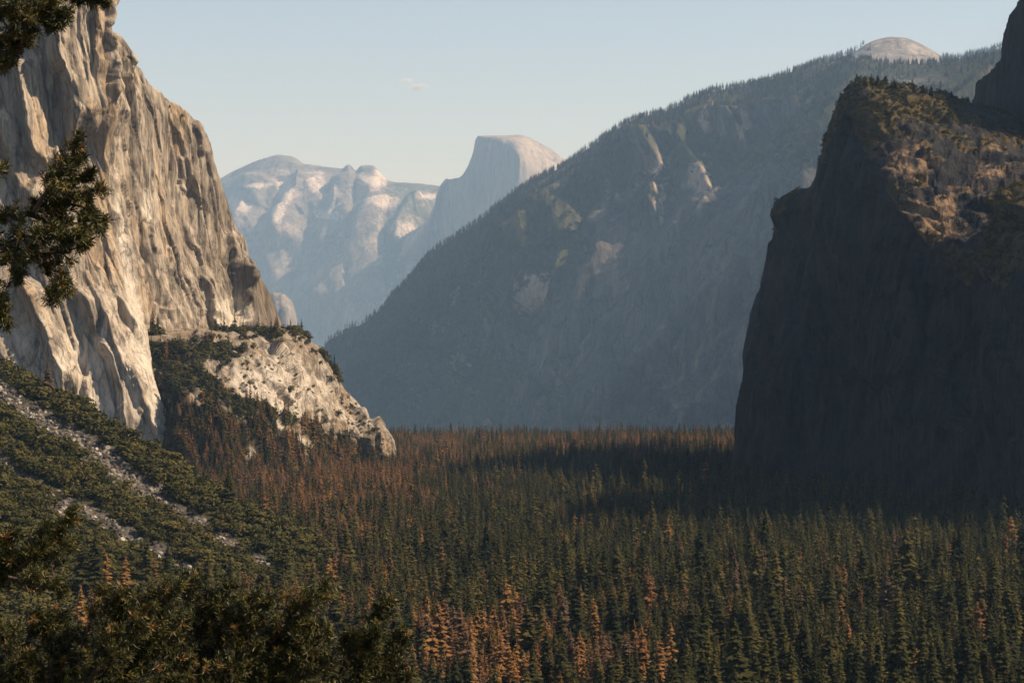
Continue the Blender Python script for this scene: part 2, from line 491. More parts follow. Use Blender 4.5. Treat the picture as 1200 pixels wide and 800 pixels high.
# back ridge with the bare dome
cres = [(900, 120), (940, 84), (985, 68), (998, 64), (1008, 58), (1018, 52), (1028, 48), (1044, 45), (1060, 46), (1074, 51), (1088, 58), (1102, 67), (1116, 71), (1140, 66), (1160, 62), (1178, 56), (1230, 40), (1330, 20)]
K = len(cres)
net = [
    [(x, y + 40, 8600 * FR) for x, y in cres],
    [(x, y, 7900 * FR) for x, y in cres],
    [(x, 0.7 * y + 0.3 * 130 - 3, 7600 * FR) for x, y in cres],
    [(x, 0.3 * y + 0.7 * 150, 7150 * FR) for x, y in cres],
    [(x, 300, 6700 * FR) for x, y in cres],
]
def _dome(px, py):
    return ss(px, 996, 1010) * (1 - ss(px, 1098, 1108)) * (1 - ss(py - 0.06 * (1050 - px), 76, 84))
def d_br(P, N, px, py):
    dm = _dome(px, py)
    X, Y, Z = P[..., 0] / FR, P[..., 1] / FR, P[..., 2] / FR
    return FR * (1 - 0.85 * dm) * (12 * fbm(X / 130, Y / 130, Z / 130, 5, 81)) * ss(py, 40, 80) + FR * 3 * fbm(X / 40, Y / 40, Z / 15, 3, 84) * dm * (0.2 + ss(py, 48, 60))
def a_br(P, N, px, py):
    dm = _dome(px, py)
    nz = fbm(P[..., 0] / 60 / FR, P[..., 1] / 60 / FR, P[..., 2] / 30 / FR, 4, 86)
    return {'veg': 0.9 - 1.25 * dm + nz * 0.3 * (1 - dm) + dm * (0.25 + 1.2 * nz + 0.5 * gauss(px, py, 1015, 60, 14, 8)), 'pale': -0.2 + 0.45 * dm * gauss(px, py, 1052, 72, 40, 9) + nz * 0.3, 'dark': 0.3 + dm * (0.3 + 0.6 * np.clip(nz * 3, -0.3, 1))}
o_back, *S_back = mountain('ridge', net, [4, 30, 30, 20], [20, 20] + [14] * (K - 4) + [14], d_br, a_br, M['dome'], 'far wooded ridge capped by a bare sunlit granite dome', 'ridge')

# the long hazy valley wall in the middle
cres = [(330, 450, 7000), (383, 424, 6750), (408, 401, 6680), (436, 380, 6620), (464, 342, 6560), (485, 321, 6520), (502, 300, 6480), (537, 277, 6420), (590, 238, 6330), (625, 214, 6260), (660, 196, 6180), (694, 173, 6080), (745, 141, 5940), (784, 131, 5840), (820, 113, 5760), (868, 104, 5720), (909, 94, 5580), (954, 79, 5450), (1000, 72, 5300), (1060, 78, 5200), (1130, 74, 5100), (1240, 50, 5000)]
K = len(cres)
cx = np.array([c[0] for c in cres], float); cy = np.array([c[1] for c in cres], float); cD = np.array([c[2] for c in cres], float) * FR
bD = np.interp(cx, [330, 390, 600, 860, 1000, 1240], np.array([6500, 6200, 5350, 4350, 3800, 3300]) * FR)
by = np.interp(cx, [330, 390, 860, 1240], [510, 512, 526, 535])
def rr(t_y, t_D):
    return [(x, y + (b - y) * t_y, d + (e - d) * t) for x, y, d, b, e, t in zip(cx, cy, cD, by, bD, t_D + 0 * cx)]
net = [[(x, y + 60, d + 900 * FR) for x, y, d in zip(cx, cy, cD)],
       [(x, y, d) for x, y, d in zip(cx, cy, cD)],
       rr(0.14, 0.30 + 0.16 * np.exp(-((cx - 630) / 90) ** 2)), rr(0.36, 0.56 + 0.28 * np.exp(-((cx - 630) / 90) ** 2)), rr(0.66, 0.74 + 0.17 * np.exp(-((cx - 630) / 90) ** 2)), rr(1.0, 1.0)]
def d_cw(P, N, px, py):
    X, Y, Z = P[..., 0] / FR, P[..., 1] / FR, P[..., 2] / FR
    v = (py - np.interp(px, cx, cy)) / (np.interp(px, cx, by) - np.interp(px, cx, cy))
    fade = ss(v, 0.02, 0.15)
    s = X * 0.37 - Y * 0.93            # along the wall
    ws = s + 70 * fbm(s / 200, Z / 300, 0.4, 3, 87)
    d = (facets(ws, Z + 0.3 * s, 230, 500, 36, 0.3, 631) + facets(ws + 0.2 * Z, Z, 90, 170, 13, 0.3, 632) + facets(ws, Z - 0.4 * s, 36, 60, 5, 0.3, 633) + 60 * fbm(s / 420, Z / 1500, 0.3, 4, 91, 0.5, True) + 26 * fbm(s / 120, Z / 420, 0.7, 4, 95) + 9 * fbm(X / 40, Y / 40, Z / 60, 3, 99)) * fade + 5 * fbm(X / 50, Y / 50, Z / 50, 3, 90)
    # fins of rock standing out of the wall, their right sides towards the sun
    def fin(path, A, wr, wl):
        path = np.array(path, float)
        c = np.interp(py, path[:, 1], path[:, 0]) + 7 * fbm(Z / 45, s / 300, 0.3, 4, 109)
        q = px - c
        e = 0.2 * (path[-1, 1] - path[0, 1])
        env = ss(py, path[0, 1], path[0, 1] + e * 0.5) * (1 - ss(py, path[-1, 1] - e * 1.8, path[-1, 1]))
        return ss(v, 0.02, 0.12) * A * env * np.where(q > 0, 1 - ss(q, 0, wr), 1 - np.clip(-q / wl, 0, 1) ** 1.5)
    o = fin([(754, 140), (764, 165), (766, 200), (772, 235), (778, 272)], 105, 9, 45)
    o = o + fin([(800, 156), (812, 178), (824, 205), (838, 232)], 42, 8, 34)
    o = o + fin([(828, 122), (833, 140), (836, 162)], 40, 6, 24)
    o = o + fin([(868, 122), (872, 140), (876, 178)], 45, 7, 30)
    o = o + fin([(716, 170), (720, 200), (722, 250)], 35, 6, 30)
    o = o + fin([(652, 240), (655, 270), (646, 305), (634, 345), (616, 384)], 70, 30, 60)
    o = o + fin([(672, 230), (678, 260), (682, 304)], 45, 12, 30)
    o = o + fin([(476, 444), (484, 458), (488, 475), (480, 496)], 30, 12, 26)
    ray = P / np.linalg.norm(P, axis=-1, keepdims=True)
    return FR * (d[..., None] * N - o[..., None] * ray)
def a_cw(P, N, px, py):
    X, Y, Z = P[..., 0] / FR, P[..., 1] / FR, P[..., 2] / FR
    v = (py - np.interp(px, cx, cy)) / (np.interp(px, cx, by) - np.interp(px, cx, cy))
    nz = fbm(X / 160, Y / 160, Z / 160, 5, 103)
    steep = 1 - N[..., 2]
    px = px + 26 * fbm(X / 130, Y / 130, Z / 130, 4, 105); py = py + 26 * fbm(X / 130, Y / 130, Z / 130, 4, 107)
    veg = 0.85 - 0.9 * ss(v, 0.18, 0.42) * ss(px, 640, 720) - 0.35 * ss(steep, 0.45, 0.75) + 0.9 * nz + 0.25 * (1 - ss(px, 520, 600))
    pale = 0.1 + 0.8 * np.maximum.reduce([gauss(px, py, 622, 335, 22, 28), gauss(px, py, 770, 215, 10, 45), gauss(px, py, 820, 205, 22, 30), gauss(px, py, 835, 140, 6, 25), gauss(px, py, 872, 150, 6, 22), 0.8 * gauss(px, py, 478, 462, 14, 12)])  # paler colour painted where pillars and ledges catch the sun
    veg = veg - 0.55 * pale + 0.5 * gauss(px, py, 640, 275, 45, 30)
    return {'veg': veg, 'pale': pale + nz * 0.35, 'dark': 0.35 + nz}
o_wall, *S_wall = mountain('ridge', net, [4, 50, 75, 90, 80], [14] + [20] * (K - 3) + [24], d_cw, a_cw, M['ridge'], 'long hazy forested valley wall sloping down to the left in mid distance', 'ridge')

# ------------------------------------------------------------------ unseen south rim past the right edge, added and sized to shade the lower valley air
rim = [(5300, 1180, 1500, 500), (6000, 1310, 1700, 1316), (6800, 1485, 1900, 1467), (7600, 1660, 2150, 1640), (8400, 1840, 2400, 500)]
def wpx(x, y, z): return (CX + x / y * F, HY - z / y * F, y)
net = [[wpx(c + 900, D, h - 500) for D, b_, c, h in rim], [wpx(c, D, h) for D, b_, c, h in rim],
       [wpx(0.45 * c + 0.55 * b_, D, 0.5 * h - 80) for D, b_, c, h in rim], [wpx(b_, D, -340) for D, b_, c, h in rim]]
mountain('ridge', net, [6, 30, 30], [20] * 4,
         lambda P, N, px, py: np.minimum(0, 25 * fbm(P[..., 0] / 220, P[..., 1] / 220, P[..., 2] / 300, 4, 231)),
         lambda P, N, px, py: {'veg': 0.5 + fbm(P[..., 0] / 90, P[..., 1] / 90, P[..., 2] / 90, 3, 235), 'pale': zero(P), 'dark': zero(P) + 0.3},
         M['ridge'], 'unseen steep wooded rim beyond the right edge, added to shade the valley air', 'ridge')

# ------------------------------------------------------------------ right-hand cliffs
# tower at the right edge
cols = [((1185, 140), 4100), ((1140, 118), 3950), ((1146, 95), 3880), ((1160, 84), 3800), ((1170, 74), 3700), ((1178, 42), 3620), ((1188, 14), 3560), ((1198, -4), 3500), ((1230, -40), 3330), ((1330, -60), 3150)]
net = [
    [(c[0] + 12, c[1] + 30, d + 500) for c, d in cols],
    [(c[0], c[1], d) for c, d in cols],
    [(c[0] * 1.0 - 1, 140 + max(0, c[1]) * 0.4, d - 25) for c, d in cols],
    [(c[0] - 6, 260, d - 60) for c, d in cols],
    [(c[0] - 12, 620, d - 120) for c, d in cols],
]
mountain('cliff', net, [4, 90, 50, 20], [6] + [14] * 7 + [20],
         lambda P, N, px, py: 9 * fbm(P[..., 0] / 40, P[..., 1] / 60, P[..., 2] / 140, 5, 111) + 3 * fbm(P[..., 0] / 12, P[..., 1] / 12, P[..., 2] / 20, 3, 115),
         lambda P, N, px, py: {'veg': zero(P) - 0.1, 'pale': zero(P) - 0.2, 'dark': 0.35 + fbm(P[..., 0] / 30, P[..., 1] / 50, P[..., 2] / 200, 3, 117)},
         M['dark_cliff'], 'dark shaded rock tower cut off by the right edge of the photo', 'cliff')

# the big shaded cliff with a sunlit brushy top
rc0 = [ # skyline          rim               wall                                base
    [(925, 250, 3900), (930, 255, 3800), (925, 300, 3750), (900, 400, 3700), (900, 570, 3650)],
    [(913, 236, 3360), (906, 258, 3350), (899, 318, 3345), (874, 405, 3340), (854, 566, 3320)],
    [(931, 224, 3330), (928, 236, 3320), (918, 310, 3300), (898, 420, 3290), (880, 572, 3270)],
    [(947, 220, 3310), (945, 226, 3290), (938, 310, 3260), (920, 430, 3240), (905, 576, 3220)],
    [(962, 188, 3300), (961, 196, 3260), (955, 310, 3210), (945, 440, 3190), (935, 580, 3170)],
    [(975, 141, 3280), (977, 155, 3220), (972, 310, 3160), (968, 440, 3140), (962, 583, 3110)],
    [(990, 107, 3270), (996, 135, 3170), (994, 315, 3100), (992, 440, 3080), (990, 588, 3050)],
    [(1010, 94, 3270), (1012, 175, 3080), (1014, 330, 3020), (1014, 450, 2990), (1015, 593, 2960)],
    [(1050, 99, 3290), (1046, 238, 2930), (1048, 350, 2890), (1050, 460, 2860), (1052, 602, 2820)],
    [(1098, 110, 3330), (1094, 298, 2790), (1098, 400, 2760), (1100, 480, 2730), (1102, 608, 2690)],
    [(1140, 124, 3380), (1128, 330, 2700), (1136, 410, 2670), (1140, 490, 2640), (1142, 612, 2610)],
    [(1200, 153, 3400), (1190, 338, 2520), (1196, 420, 2470), (1200, 500, 2430), (1203, 626, 2390)],
    [(1320, 275, 2800), (1300, 255, 2290), (1306, 400, 2290), (1312, 520, 2250), (1316, 645, 2210)],
    [(1430, -120, 2250), (1420, -100, 2140), (1425, 200, 2120), (1430, 420, 2100), (1436, 650, 2080)],  # unseen fin past the right edge, raised to shade the forest below
    [(1640, 60, 2700), (1640, 100, 2500), (1640, 200, 2480), (1640, 420, 2470), (1640, 640, 2460)],
]
back = [(c[0][0] + 10, c[0][1] + 25, c[0][2] + 350) for c in rc0]
net = [back] + [[c[k] for c in rc0] for k in range(5)]
rim_x = np.array([c[1][0] for c in rc0[1:]]); rim_y = np.array([c[1][1] for c in rc0[1:]])
def d_rr(P, N, px, py):
    X, Y, Z = P[..., 0], P[..., 1], P[..., 2]
    ry = np.interp(px, rim_x, rim_y)
    top = 1 - ss(py, ry - 12, ry + 12)
    s = X * 0.26 - Y * 0.97
    wall = facets(s + 20 * fbm(s / 70, Z / 110, 0.2, 3, 116), Z, 90, 190, 9.0, 0.22, 621) + facets(s + 0.2 * Z, Z - 0.3 * s, 34, 60, 4.0, 0.25, 622) + 6 * fbm(s / 70, Z / 260, 0.2, 5, 121) + 4 * fbm(s / 16, Z / 40, 0.6, 4, 126) + 10 * fbm(X / 160, Y / 160, Z / 200, 3, 130)
    bench = facets(X + 20 * fbm(X / 50, Y / 90, Z / 50, 3, 118), Z * 1.4 + 0.3 * X, 42, 46, 5.5, 0.22, 623) + facets(X, Z * 1.5, 16, 16, 2.2, 0.25, 624) + 11 * fbm(X / 90, Y / 120, Z / 70, 5, 133, 0.55, True) + 8 * fbm(X / 22, Y / 26, Z / 18, 4, 138)
    sky_y = np.interp(px, [c[0][0] for c in rc0[1:]], [c[0][1] for c in rc0[1:]])
    fd = 0.25 + 0.75 * ss(py - sky_y, 2, 30)
    return wall * (1 - top) * (0.35 + 0.65 * ss(px - np.interp(py, [236, 318, 405, 566], [913, 899, 874, 854]), 2, 25)) + bench * top * fd
def a_rr(P, N, px, py):
    X, Y, Z = P[..., 0], P[..., 1], P[..., 2]
    ry = np.interp(px, rim_x, rim_y)
    top = 1 - ss(py, ry - 8, ry + 14)
    nz = fbm(X / 45, Y / 60, Z / 40, 5, 141)
    nb = fbm(X / 140, Y / 200, Z / 140, 3, 146)
    lit = np.maximum(gauss(px, py, 1060, 190, 45, 20), gauss(px, py, 1105, 260, 60, 40)) + 0.8 * gauss(px, py, 1165, 190, 30, 30)  # sunlit patches of the top, painted paler and barer
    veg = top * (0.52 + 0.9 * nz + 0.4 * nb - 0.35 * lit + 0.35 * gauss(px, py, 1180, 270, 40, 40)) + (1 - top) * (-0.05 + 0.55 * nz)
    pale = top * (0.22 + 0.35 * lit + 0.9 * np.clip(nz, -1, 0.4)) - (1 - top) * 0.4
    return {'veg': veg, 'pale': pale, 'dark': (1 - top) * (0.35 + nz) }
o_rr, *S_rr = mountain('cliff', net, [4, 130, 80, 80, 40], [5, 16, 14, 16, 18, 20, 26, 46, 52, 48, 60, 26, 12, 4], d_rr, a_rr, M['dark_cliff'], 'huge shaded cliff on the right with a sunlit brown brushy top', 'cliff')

# ------------------------------------------------------------------ El Cap style cliff on the left
Q = 1.13
rc0 = [
    [(-260, -160, 2890), (-260, 0, 2870), (-260, 150, 2845), (-260, 320, 2815), (-260, 470, 2780)],
    [(-20, -170, 2950), (-20, 0, 2930), (-20, 160, 2905), (-20, 330, 2870), (-20, 500, 2820)],
    [(50, -110, 2968), (52, 40, 2948), (55, 190, 2923), (62, 350, 2890), (85, 525, 2842)],
    [(90, -70, 2985), (94, 70, 2966), (100, 210, 2943), (115, 365, 2912), (150, 540, 2860)],
    [(114, -35, 3000), (120, 105, 2982), (133, 232, 2960), (156, 378, 2930), (206, 545, 2880)],
    [(126, 34, 3045), (138, 130, 3035), (148, 240, 3025), (164, 335, 3015), (176, 410, 3005)],
    [(152, 62, 3075), (165, 155, 3070), (172, 250, 3060), (184, 335, 3050), (198, 408, 3040)],
    [(180, 105, 3100), (190, 185, 3097.5), (195, 260, 3092.5), (205, 335, 3085), (218, 402, 3075)],
    [(220, 135, 3135), (222, 200, 3132.5), (224, 270, 3130), (230, 335, 3125), (240, 398, 3115)],
    [(240, 162, 3160), (248, 225, 3157.5), (252, 280, 3155), (256, 340, 3150), (262, 398, 3140)],
    [(258, 208, 3190), (268, 258, 3187.5), (274, 305, 3185), (280, 350, 3180), (286, 400, 3170)],
    [(280, 272, 3225), (288, 303, 3222.5), (294, 335, 3220), (299, 368, 3215), (304, 404, 3207.5)],
    [(300, 314, 3255), (305, 334, 3252.5), (309, 354, 3250), (313, 376, 3247.5), (317, 406, 3242.5)],
    [(314, 340, 3280), (318, 354, 3279), (321, 368, 3277.5), (323, 384, 3275), (326, 408, 3272.5)],
    [(333, 384, 3310), (334, 390, 3310), (335, 396, 3310), (336, 402, 3310), (337, 412, 3310)],
]
rc0 = [[(x, y, d * Q) for x, y, d in c] for c in rc0]
net = [[(c[0][0], c[0][1] + 30, c[0][2] + 500) for c in rc0]] + [[c[k] for c in rc0] for k in range(5)]
skx = np.array([c[0][0] for c in rc0]); sky_ = np.array([c[0][1] for c in rc0])
def d_ec(P, N, px, py):
    X, Y, Z = P[..., 0], P[..., 1], P[..., 2]
    se = ss(px - np.interp(py, [-35, 105, 232, 378, 545], [114, 120, 133, 156, 206]), 0, 22)
    s = X * 0.8 + Y * 0.6
    fade = 0.35 + 0.65 * ss(py - np.interp(px, skx, sky_), 0, 26)
    wu = s + 0.12 * Z + 16 * fbm(s / 60, Z / 120, 0.3, 3, 143); wv = Z + 40 * fbm(s / 60, Z / 120, 0.7, 3, 144)
    d = 4 * fbm(s / 120, Z / 500, 0.1, 3, 151)
    d = d + facets(wu, wv, 70, 330, 3.0, 0.17, 601) + facets(wu, wv - 0.5 * s, 26, 150, 1.3, 0.16, 602) + facets(wu, wv + 0.4 * s, 9, 36, 0.7, 0.18, 603)
    d = d * (1 - 0.7 * se) + 0.9 * (1 - 0.6 * se) * fbm(s / 7, Z / 30, 0.4, 3, 159)
    uu = X * 0.45 + Y * 0.9 + 20 * fbm(X / 40, Y / 60, Z / 90, 3, 163); vv = Z + 30 * fbm(X / 30, Y / 50, Z / 60, 3, 164)
    d = d + se * (facets(uu + 0.15 * Z, vv + 0.8 * uu, 64, 380, 3.5, 0.17, 604) + facets(uu + 0.25 * Z, vv + 1.1 * uu, 22, 170, 1.5, 0.2, 605) + 1.2 * fbm(uu / 14, Z / 40, 0.3, 3, 167))
    lowse = se * ss(py, 250, 340) * (1 - 0.8 * ss(px, 280, 312))
    d = d + lowse * (facets(uu + 0.3 * Z, vv + 1.0 * uu, 36, 110, 4.0, 0.3, 606) + 4 * fbm(X / 22, Y / 40, Z / 60, 4, 171, 0.6, True))
    d = d - 3.0 * np.clip(1 - np.abs(fbm(s / 30 + Z / 160, Z / 220, 0.9, 2, 147)) * 16, 0, 1)
    d = d * fade * (1 - 0.75 * ss(px, 282, 315)) * (1 - 0.85 * ss(px, 106, 118) * (1 - ss(py, 10, 60)))
    rw = 5.0 * fbm(X / 45, Y / 45, Z / 40, 4, 175) + facets(s, Z, 16, 30, 1.6, 0.0, 607)
    for path, A, wl, wr in (
        ([(64, -90), (60, 0), (55, 30), (58, 65), (70, 100), (79, 132), (84, 180)], 42, 4, 75),
        ([(14, 62), (20, 110), (30, 150), (44, 205)], 24, 5, 36),
        ([(-6, 120), (6, 170), (20, 215), (26, 250)], 14, 5, 30),
        ([(70, 325), (92, 355), (103, 385), (115, 410), (125, 425), (135, 457), (148, 520)], 20, 4, 50),
        ([(140, 428), (150, 445), (160, 465), (172, 487), (180, 525)], 7, 3, 24),
        ([(60, 335), (72, 362), (86, 397), (92, 425)], 6, 3, 16),
        ([(14, 320), (41, 388), (47, 402), (55, 427), (72, 470)], 28, 5, 40),
        ([(117, -40), (115, 30), (117, 62), (119, 125)], 8, 3, 5),
        ([(105, -40), (103, 30), (104, 62), (109, 100)], 9, 3, 20),
        ([(90, -40), (86, 20), (92, 70), (96, 120)], 4, 3, 14),
        ([(118, 98), (119, 118), (121, 140)], 4, 2, 10),
        ([(137, 210), (142, 245), (150, 290), (160, 350), (166, 400)], 6, 3, 14),
        ([(128, 160), (134, 190), (136, 225)], 5, 3, 14),
        ([(168, 255), (172, 280), (178, 300)], 5, 3, 14),
        ([(196, 285), (200, 300), (196, 325)], 5, 3, 14),
        ([(122, 250), (126, 275), (130, 300)], 4, 2, 12),
        ([(240, 318), (246, 345), (252, 372)], 8, 4, 16),
        ([(270, 265), (276, 300), (284, 340)], 10, 5, 18),
        ([(208, 180), (213, 205), (216, 230)], 6, 4, 16),
        ([(226, 140), (230, 160), (236, 185)], 6, 4, 16)):
        d = d + 1.35 * rib(px + rw, py, path, A, 0.7 * wl, wr)
    return d
def a_ec(P, N, px, py):
    X, Y, Z = P[..., 0], P[..., 1], P[..., 2]
    nz = fbm(X / 40, Y / 60, Z / 90, 5, 181)
    dark = 1.0 * ss(px + 0.25 * (py - 300) + 40 * nz, 258, 300) + 0.7 * gauss(px, py, 262, 232, 16, 50) + 0.5 * gauss(px, py, 210, 330, 18, 40) + 0.45 * gauss(px, py, 160, 290, 10, 25) + 0.35 * nz - 0.1  # dark diorite, plus gully shade painted in at the lower right
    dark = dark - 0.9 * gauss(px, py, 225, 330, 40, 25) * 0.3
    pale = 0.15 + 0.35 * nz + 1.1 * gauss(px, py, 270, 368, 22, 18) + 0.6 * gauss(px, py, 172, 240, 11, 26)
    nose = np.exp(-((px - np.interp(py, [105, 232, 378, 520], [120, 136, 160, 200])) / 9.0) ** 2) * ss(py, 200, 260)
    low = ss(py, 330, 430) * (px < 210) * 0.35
    pale = pale + 0.5 * nose + low  # sunlit prow and its foot painted brighter
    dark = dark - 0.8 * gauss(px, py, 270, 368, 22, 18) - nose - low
    sk = np.interp(px, skx, sky_)
    veg = -0.25 + 0.45 * (1 - ss(py - sk, 2, 14)) * (px > 120) + 0.3 * nz + 0.4 * ss(py, 495, 530)
    return {'veg': veg, 'pale': pale, 'dark': np.clip(dark, 0, 1)}
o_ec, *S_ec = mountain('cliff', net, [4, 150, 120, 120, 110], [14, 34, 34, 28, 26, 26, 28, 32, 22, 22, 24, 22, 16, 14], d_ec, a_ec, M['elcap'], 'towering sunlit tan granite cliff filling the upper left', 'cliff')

# lower shoulder: slabs, ledge and wooded apron under the cliff
cres = [(120, 396, 3425), (172, 392, 3425), (200, 388, 3445), (230, 386, 3460), (262, 387, 3510), (285, 388, 3545), (308, 390, 3580), (333, 386, 3640), (349, 388, 3720), (366, 400, 3760), (384, 424, 3790), (399, 454, 3810), (417, 470, 3815), (435, 492, 3830), (456, 508, 3815), (463, 526, 3800), (468, 560, 3800)]
bx = [100, 150, 185, 215, 245, 270, 300, 330, 350, 368, 386, 402, 418, 432, 448, 460, 470]
bD = [3340, 3330, 3240, 3140, 3110, 3130, 3190, 3270, 3370, 3500, 3550, 3600, 3650, 3690, 3730, 3770, 3800]
def sr(t, dx, dd=0, yy=None):
    out = []
    for (x, y, d), X_, D_ in zip(cres, bx, bD):
        yb = HY + 152 / D_ * F
        out.append((x + (X_ - x) * t, y + (yb - y) * t, d + (D_ - d) * t - dd))
    return out
net = [[(x, y + 25, d + 500) for x, y, d in cres], [(x, y, d) for x, y, d in cres], sr(0.12, 0, 60), sr(0.5, 0, 60), sr(1.0, 0)]
K = len(cres)
skx_sh = [c[0] for c in cres]; sky_sh = [c[1] for c in cres]
def slab(px, py):
    """the bare slabs: polygon-like mask"""
    lo = np.interp(px, [225, 250, 290, 330, 370, 400, 440, 465], [425, 445, 468, 486, 500, 512, 530, 540])
    hi = np.interp(px, [225, 250, 290, 330, 370, 400, 440, 465], [418, 418, 408, 398, 405, 450, 480, 500])
    return ss(px, 226, 246) * ss(py, hi - 6, hi + 8) * (1 - ss(py, lo - 8, lo + 10))
def d_sh(P, N, px, py):
    X, Y, Z = P[..., 0], P[..., 1], P[..., 2]
    sky_y = np.interp(px, [c[0] for c in cres], [c[1] for c in cres])
    fade = 0.35 + 0.65 * ss(py - sky_y, 0, 16)
    q_ = X * 0.8 + Y * 0.6 + 12 * fbm(X / 40, Y / 60, Z / 40, 3, 187)
    d = (facets(q_ + 0.5 * Z, Z - 0.4 * q_, 34, 70, 5.0, 0.3, 611) + facets(q_ - 0.3 * Z, Z + 0.3 * q_, 14, 24, 2.4, 0.3, 612) + 5 * fbm(X / 60, Y / 70, Z / 60, 5, 191, 0.55, True) + 4 * fbm(X / 16, Y / 18, Z / 16, 4, 196)) * fade
    for path, A, wl, wr in (([(330, 425), (345, 450), (362, 480), (372, 500)], 9, 5, 18), ([(352, 400), (372, 430), (395, 462), (410, 480)], 9, 5, 18), ([(415, 478), (418, 500), (428, 520), (430, 535)], 14, 6, 12), ([(437, 490), (438, 510), (440, 530)], 16, 7, 14), ([(395, 492), (398, 508), (402, 525)], 9, 4, 12), ([(262, 418), (268, 432), (275, 450)], 7, 4, 12)):
        d = d + rib(px, py, path, A, wl, wr)
    return d
def a_sh(P, N, px, py):
    X, Y, Z = P[..., 0], P[..., 1], P[..., 2]
    nz = fbm(X / 35, Y / 45, Z / 35, 5, 201)
    sb = slab(px, py)
    talus = np.exp(-((py - (495 + (px - 320) * 0.62)) / 7.0) ** 2) * ss(px, 312, 325) * (1 - ss(px, 362, 374))
    veg = 0.72 + 1.1 * nz - 0.72 * sb - 0.9 * talus - 0.75 * gauss(px, py, 225, 394, 55, 10) - 0.5 * gauss(px, py, 300, 405, 30, 10) - 0.35 * gauss(px, py, 350, 400, 30, 12) - 0.5 * gauss(px, py, 228, 470, 14, 14)
    pale = -0.1 + 0.5 * sb + 0.5 * nz + 0.45 * gauss(px, py, 320, 460, 40, 30) + 0.6 * talus
    return {'veg': veg, 'pale': pale, 'dark': 0.6 * ss(px, 405, 425) * (nz > -0.1) + 0.2}
o_sh, *S_sh = mountain('hillside', net, [4, 22, 90, 70], [12, 18, 18, 18, 18, 18, 18, 18, 16, 18, 18, 16, 16, 16, 14, 8], d_sh, a_sh, M['shoulder'], 'pale granite slabs and wooded apron at the foot of the sunlit cliff', 'hillside')

# ------------------------------------------------------------------ near left talus slope
cres = [(-200, 330, 2350), (-80, 388, 2220), (0, 428, 2130), (60, 461, 2060), (120, 496, 1990), (180, 528, 1930), (240, 570, 1870), (300, 606, 1820), (360, 634, 1780), (420, 668, 1740), (470, 700, 1700)]
bx = [-200, -100, -20, 40, 100, 160, 220, 280, 330, 380, 430]
bD = [1150, 1180, 1210, 1240, 1270, 1300, 1340, 1390, 1450, 1500, 1550]
def lr(t, h):
    out = []
    for (x, y, d), X_, D_ in zip(cres, bx, bD):
        a = at(x, y, d); b = at(X_, HY + 154 / D_ * F, D_)
        p = a + (b - a) * t
        p[2] = a[2] + (b[2] - a[2]) * h
        out.append((CX + p[0] / p[1] * F, HY - p[2] / p[1] * F, p[1]))
    return out
net = [[(x, y + 60, d + 350) for x, y, d in cres], [(x, y, d) for x, y, d in cres], lr(0.3, 0.36), lr(0.62, 0.72), lr(1.0, 1.0)]
CH1 = ([-40, 0, 60, 100, 150, 200, 250, 300, 340], [440, 462, 497, 522, 556, 594, 630, 658, 684], [22, 22, 18, 20, 19, 18, 17, 10, 6])
CH2 = ([-40, 0, 50, 100, 150, 200, 230], [522, 541, 575, 607, 634, 656, 672], [12, 11, 14, 17, 18, 15, 6])
def chute(px, py):
    r = np.zeros(np.shape(px))
    for X_, Y_, W_ in (CH1, CH2):
        c = np.interp(px, X_, Y_); wd = np.interp(px, X_, W_)
        wob = 1 + 0.9 * fbm(np.asarray(px) / 22.0, np.asarray(py) / 22.0, 0.4, 3, 217)
        r = np.maximum(r, np.where((px < X_[-1]), np.exp(-((py - c) / (0.8 * wd * wob)) ** 4), 0))
    return r
def d_ls(P, N, px, py):
    X, Y, Z = P[..., 0], P[..., 1], P[..., 2]
    return 5 * fbm(X / 60, Y / 90, Z / 60, 4, 211) + 1.2 * fbm(X / 9, Y / 9, Z / 9, 3, 215) - 3.0 * chute(px, py)
def a_ls(P, N, px, py):
    nz = fbm(P[..., 0] / 14, P[..., 1] / 25, P[..., 2] / 14, 4, 219)
    c = chute(px, py)
    return {'veg': 0.95 - 1.2 * ss(c, 0.02, 0.3) + 0.5 * nz, 'pale': 0.1 * c + 0.6 * nz - 0.15, 'dark': 0.4 - 0.4 * c}
o_ls, *S_ls = mountain('hillside', net, [4, 110, 110, 60], [20, 24, 36, 36, 36, 36, 36, 36, 32, 20], d_ls, a_ls, M['talus'], 'near bushy talus slope descending from the left edge to the forest', 'hillside')

# ------------------------------------------------------------------ ground
xs = np.concatenate([np.linspace(-30000, -3000, 12), np.linspace(-2800, 2800, 57), np.linspace(3000, 30000, 12)])
ys = np.concatenate([np.linspace(-8000, -600, 8), np.linspace(-400, 400, 41), np.linspace(500, 7000, 66), np.linspace(7500, 90000, 36)])
GX, GY = np.meshgrid(xs, ys)
GZ = FLOOR - 470 * ss(GY, 5600, 15000) + 2.0 * fbm(GX / 300, GY / 300, 0.5, 3, 221)
bank = 1 - ss(np.hypot(GX * 0.35, GY), 2, 200)       # the bank the viewpoint stands on
GZ = GZ + bank * (-FLOOR - 2.2)
me = mesh_np('valley_floor', np.stack([GX, GY, GZ], -1), grid_faces(*GX.shape)[:, ::-1], M['floor'])
o_fl = link(bpy.data.objects.new('valley_floor', me))
tag(o_fl, 'flat valley floor under the dense conifer forest', 'ground', None, 'structure')
def ground(x, y):
    b = 1 - ss(np.hypot(x * 0.35, y), 2, 200)
    return FLOOR + b * (-FLOOR - 2.2)

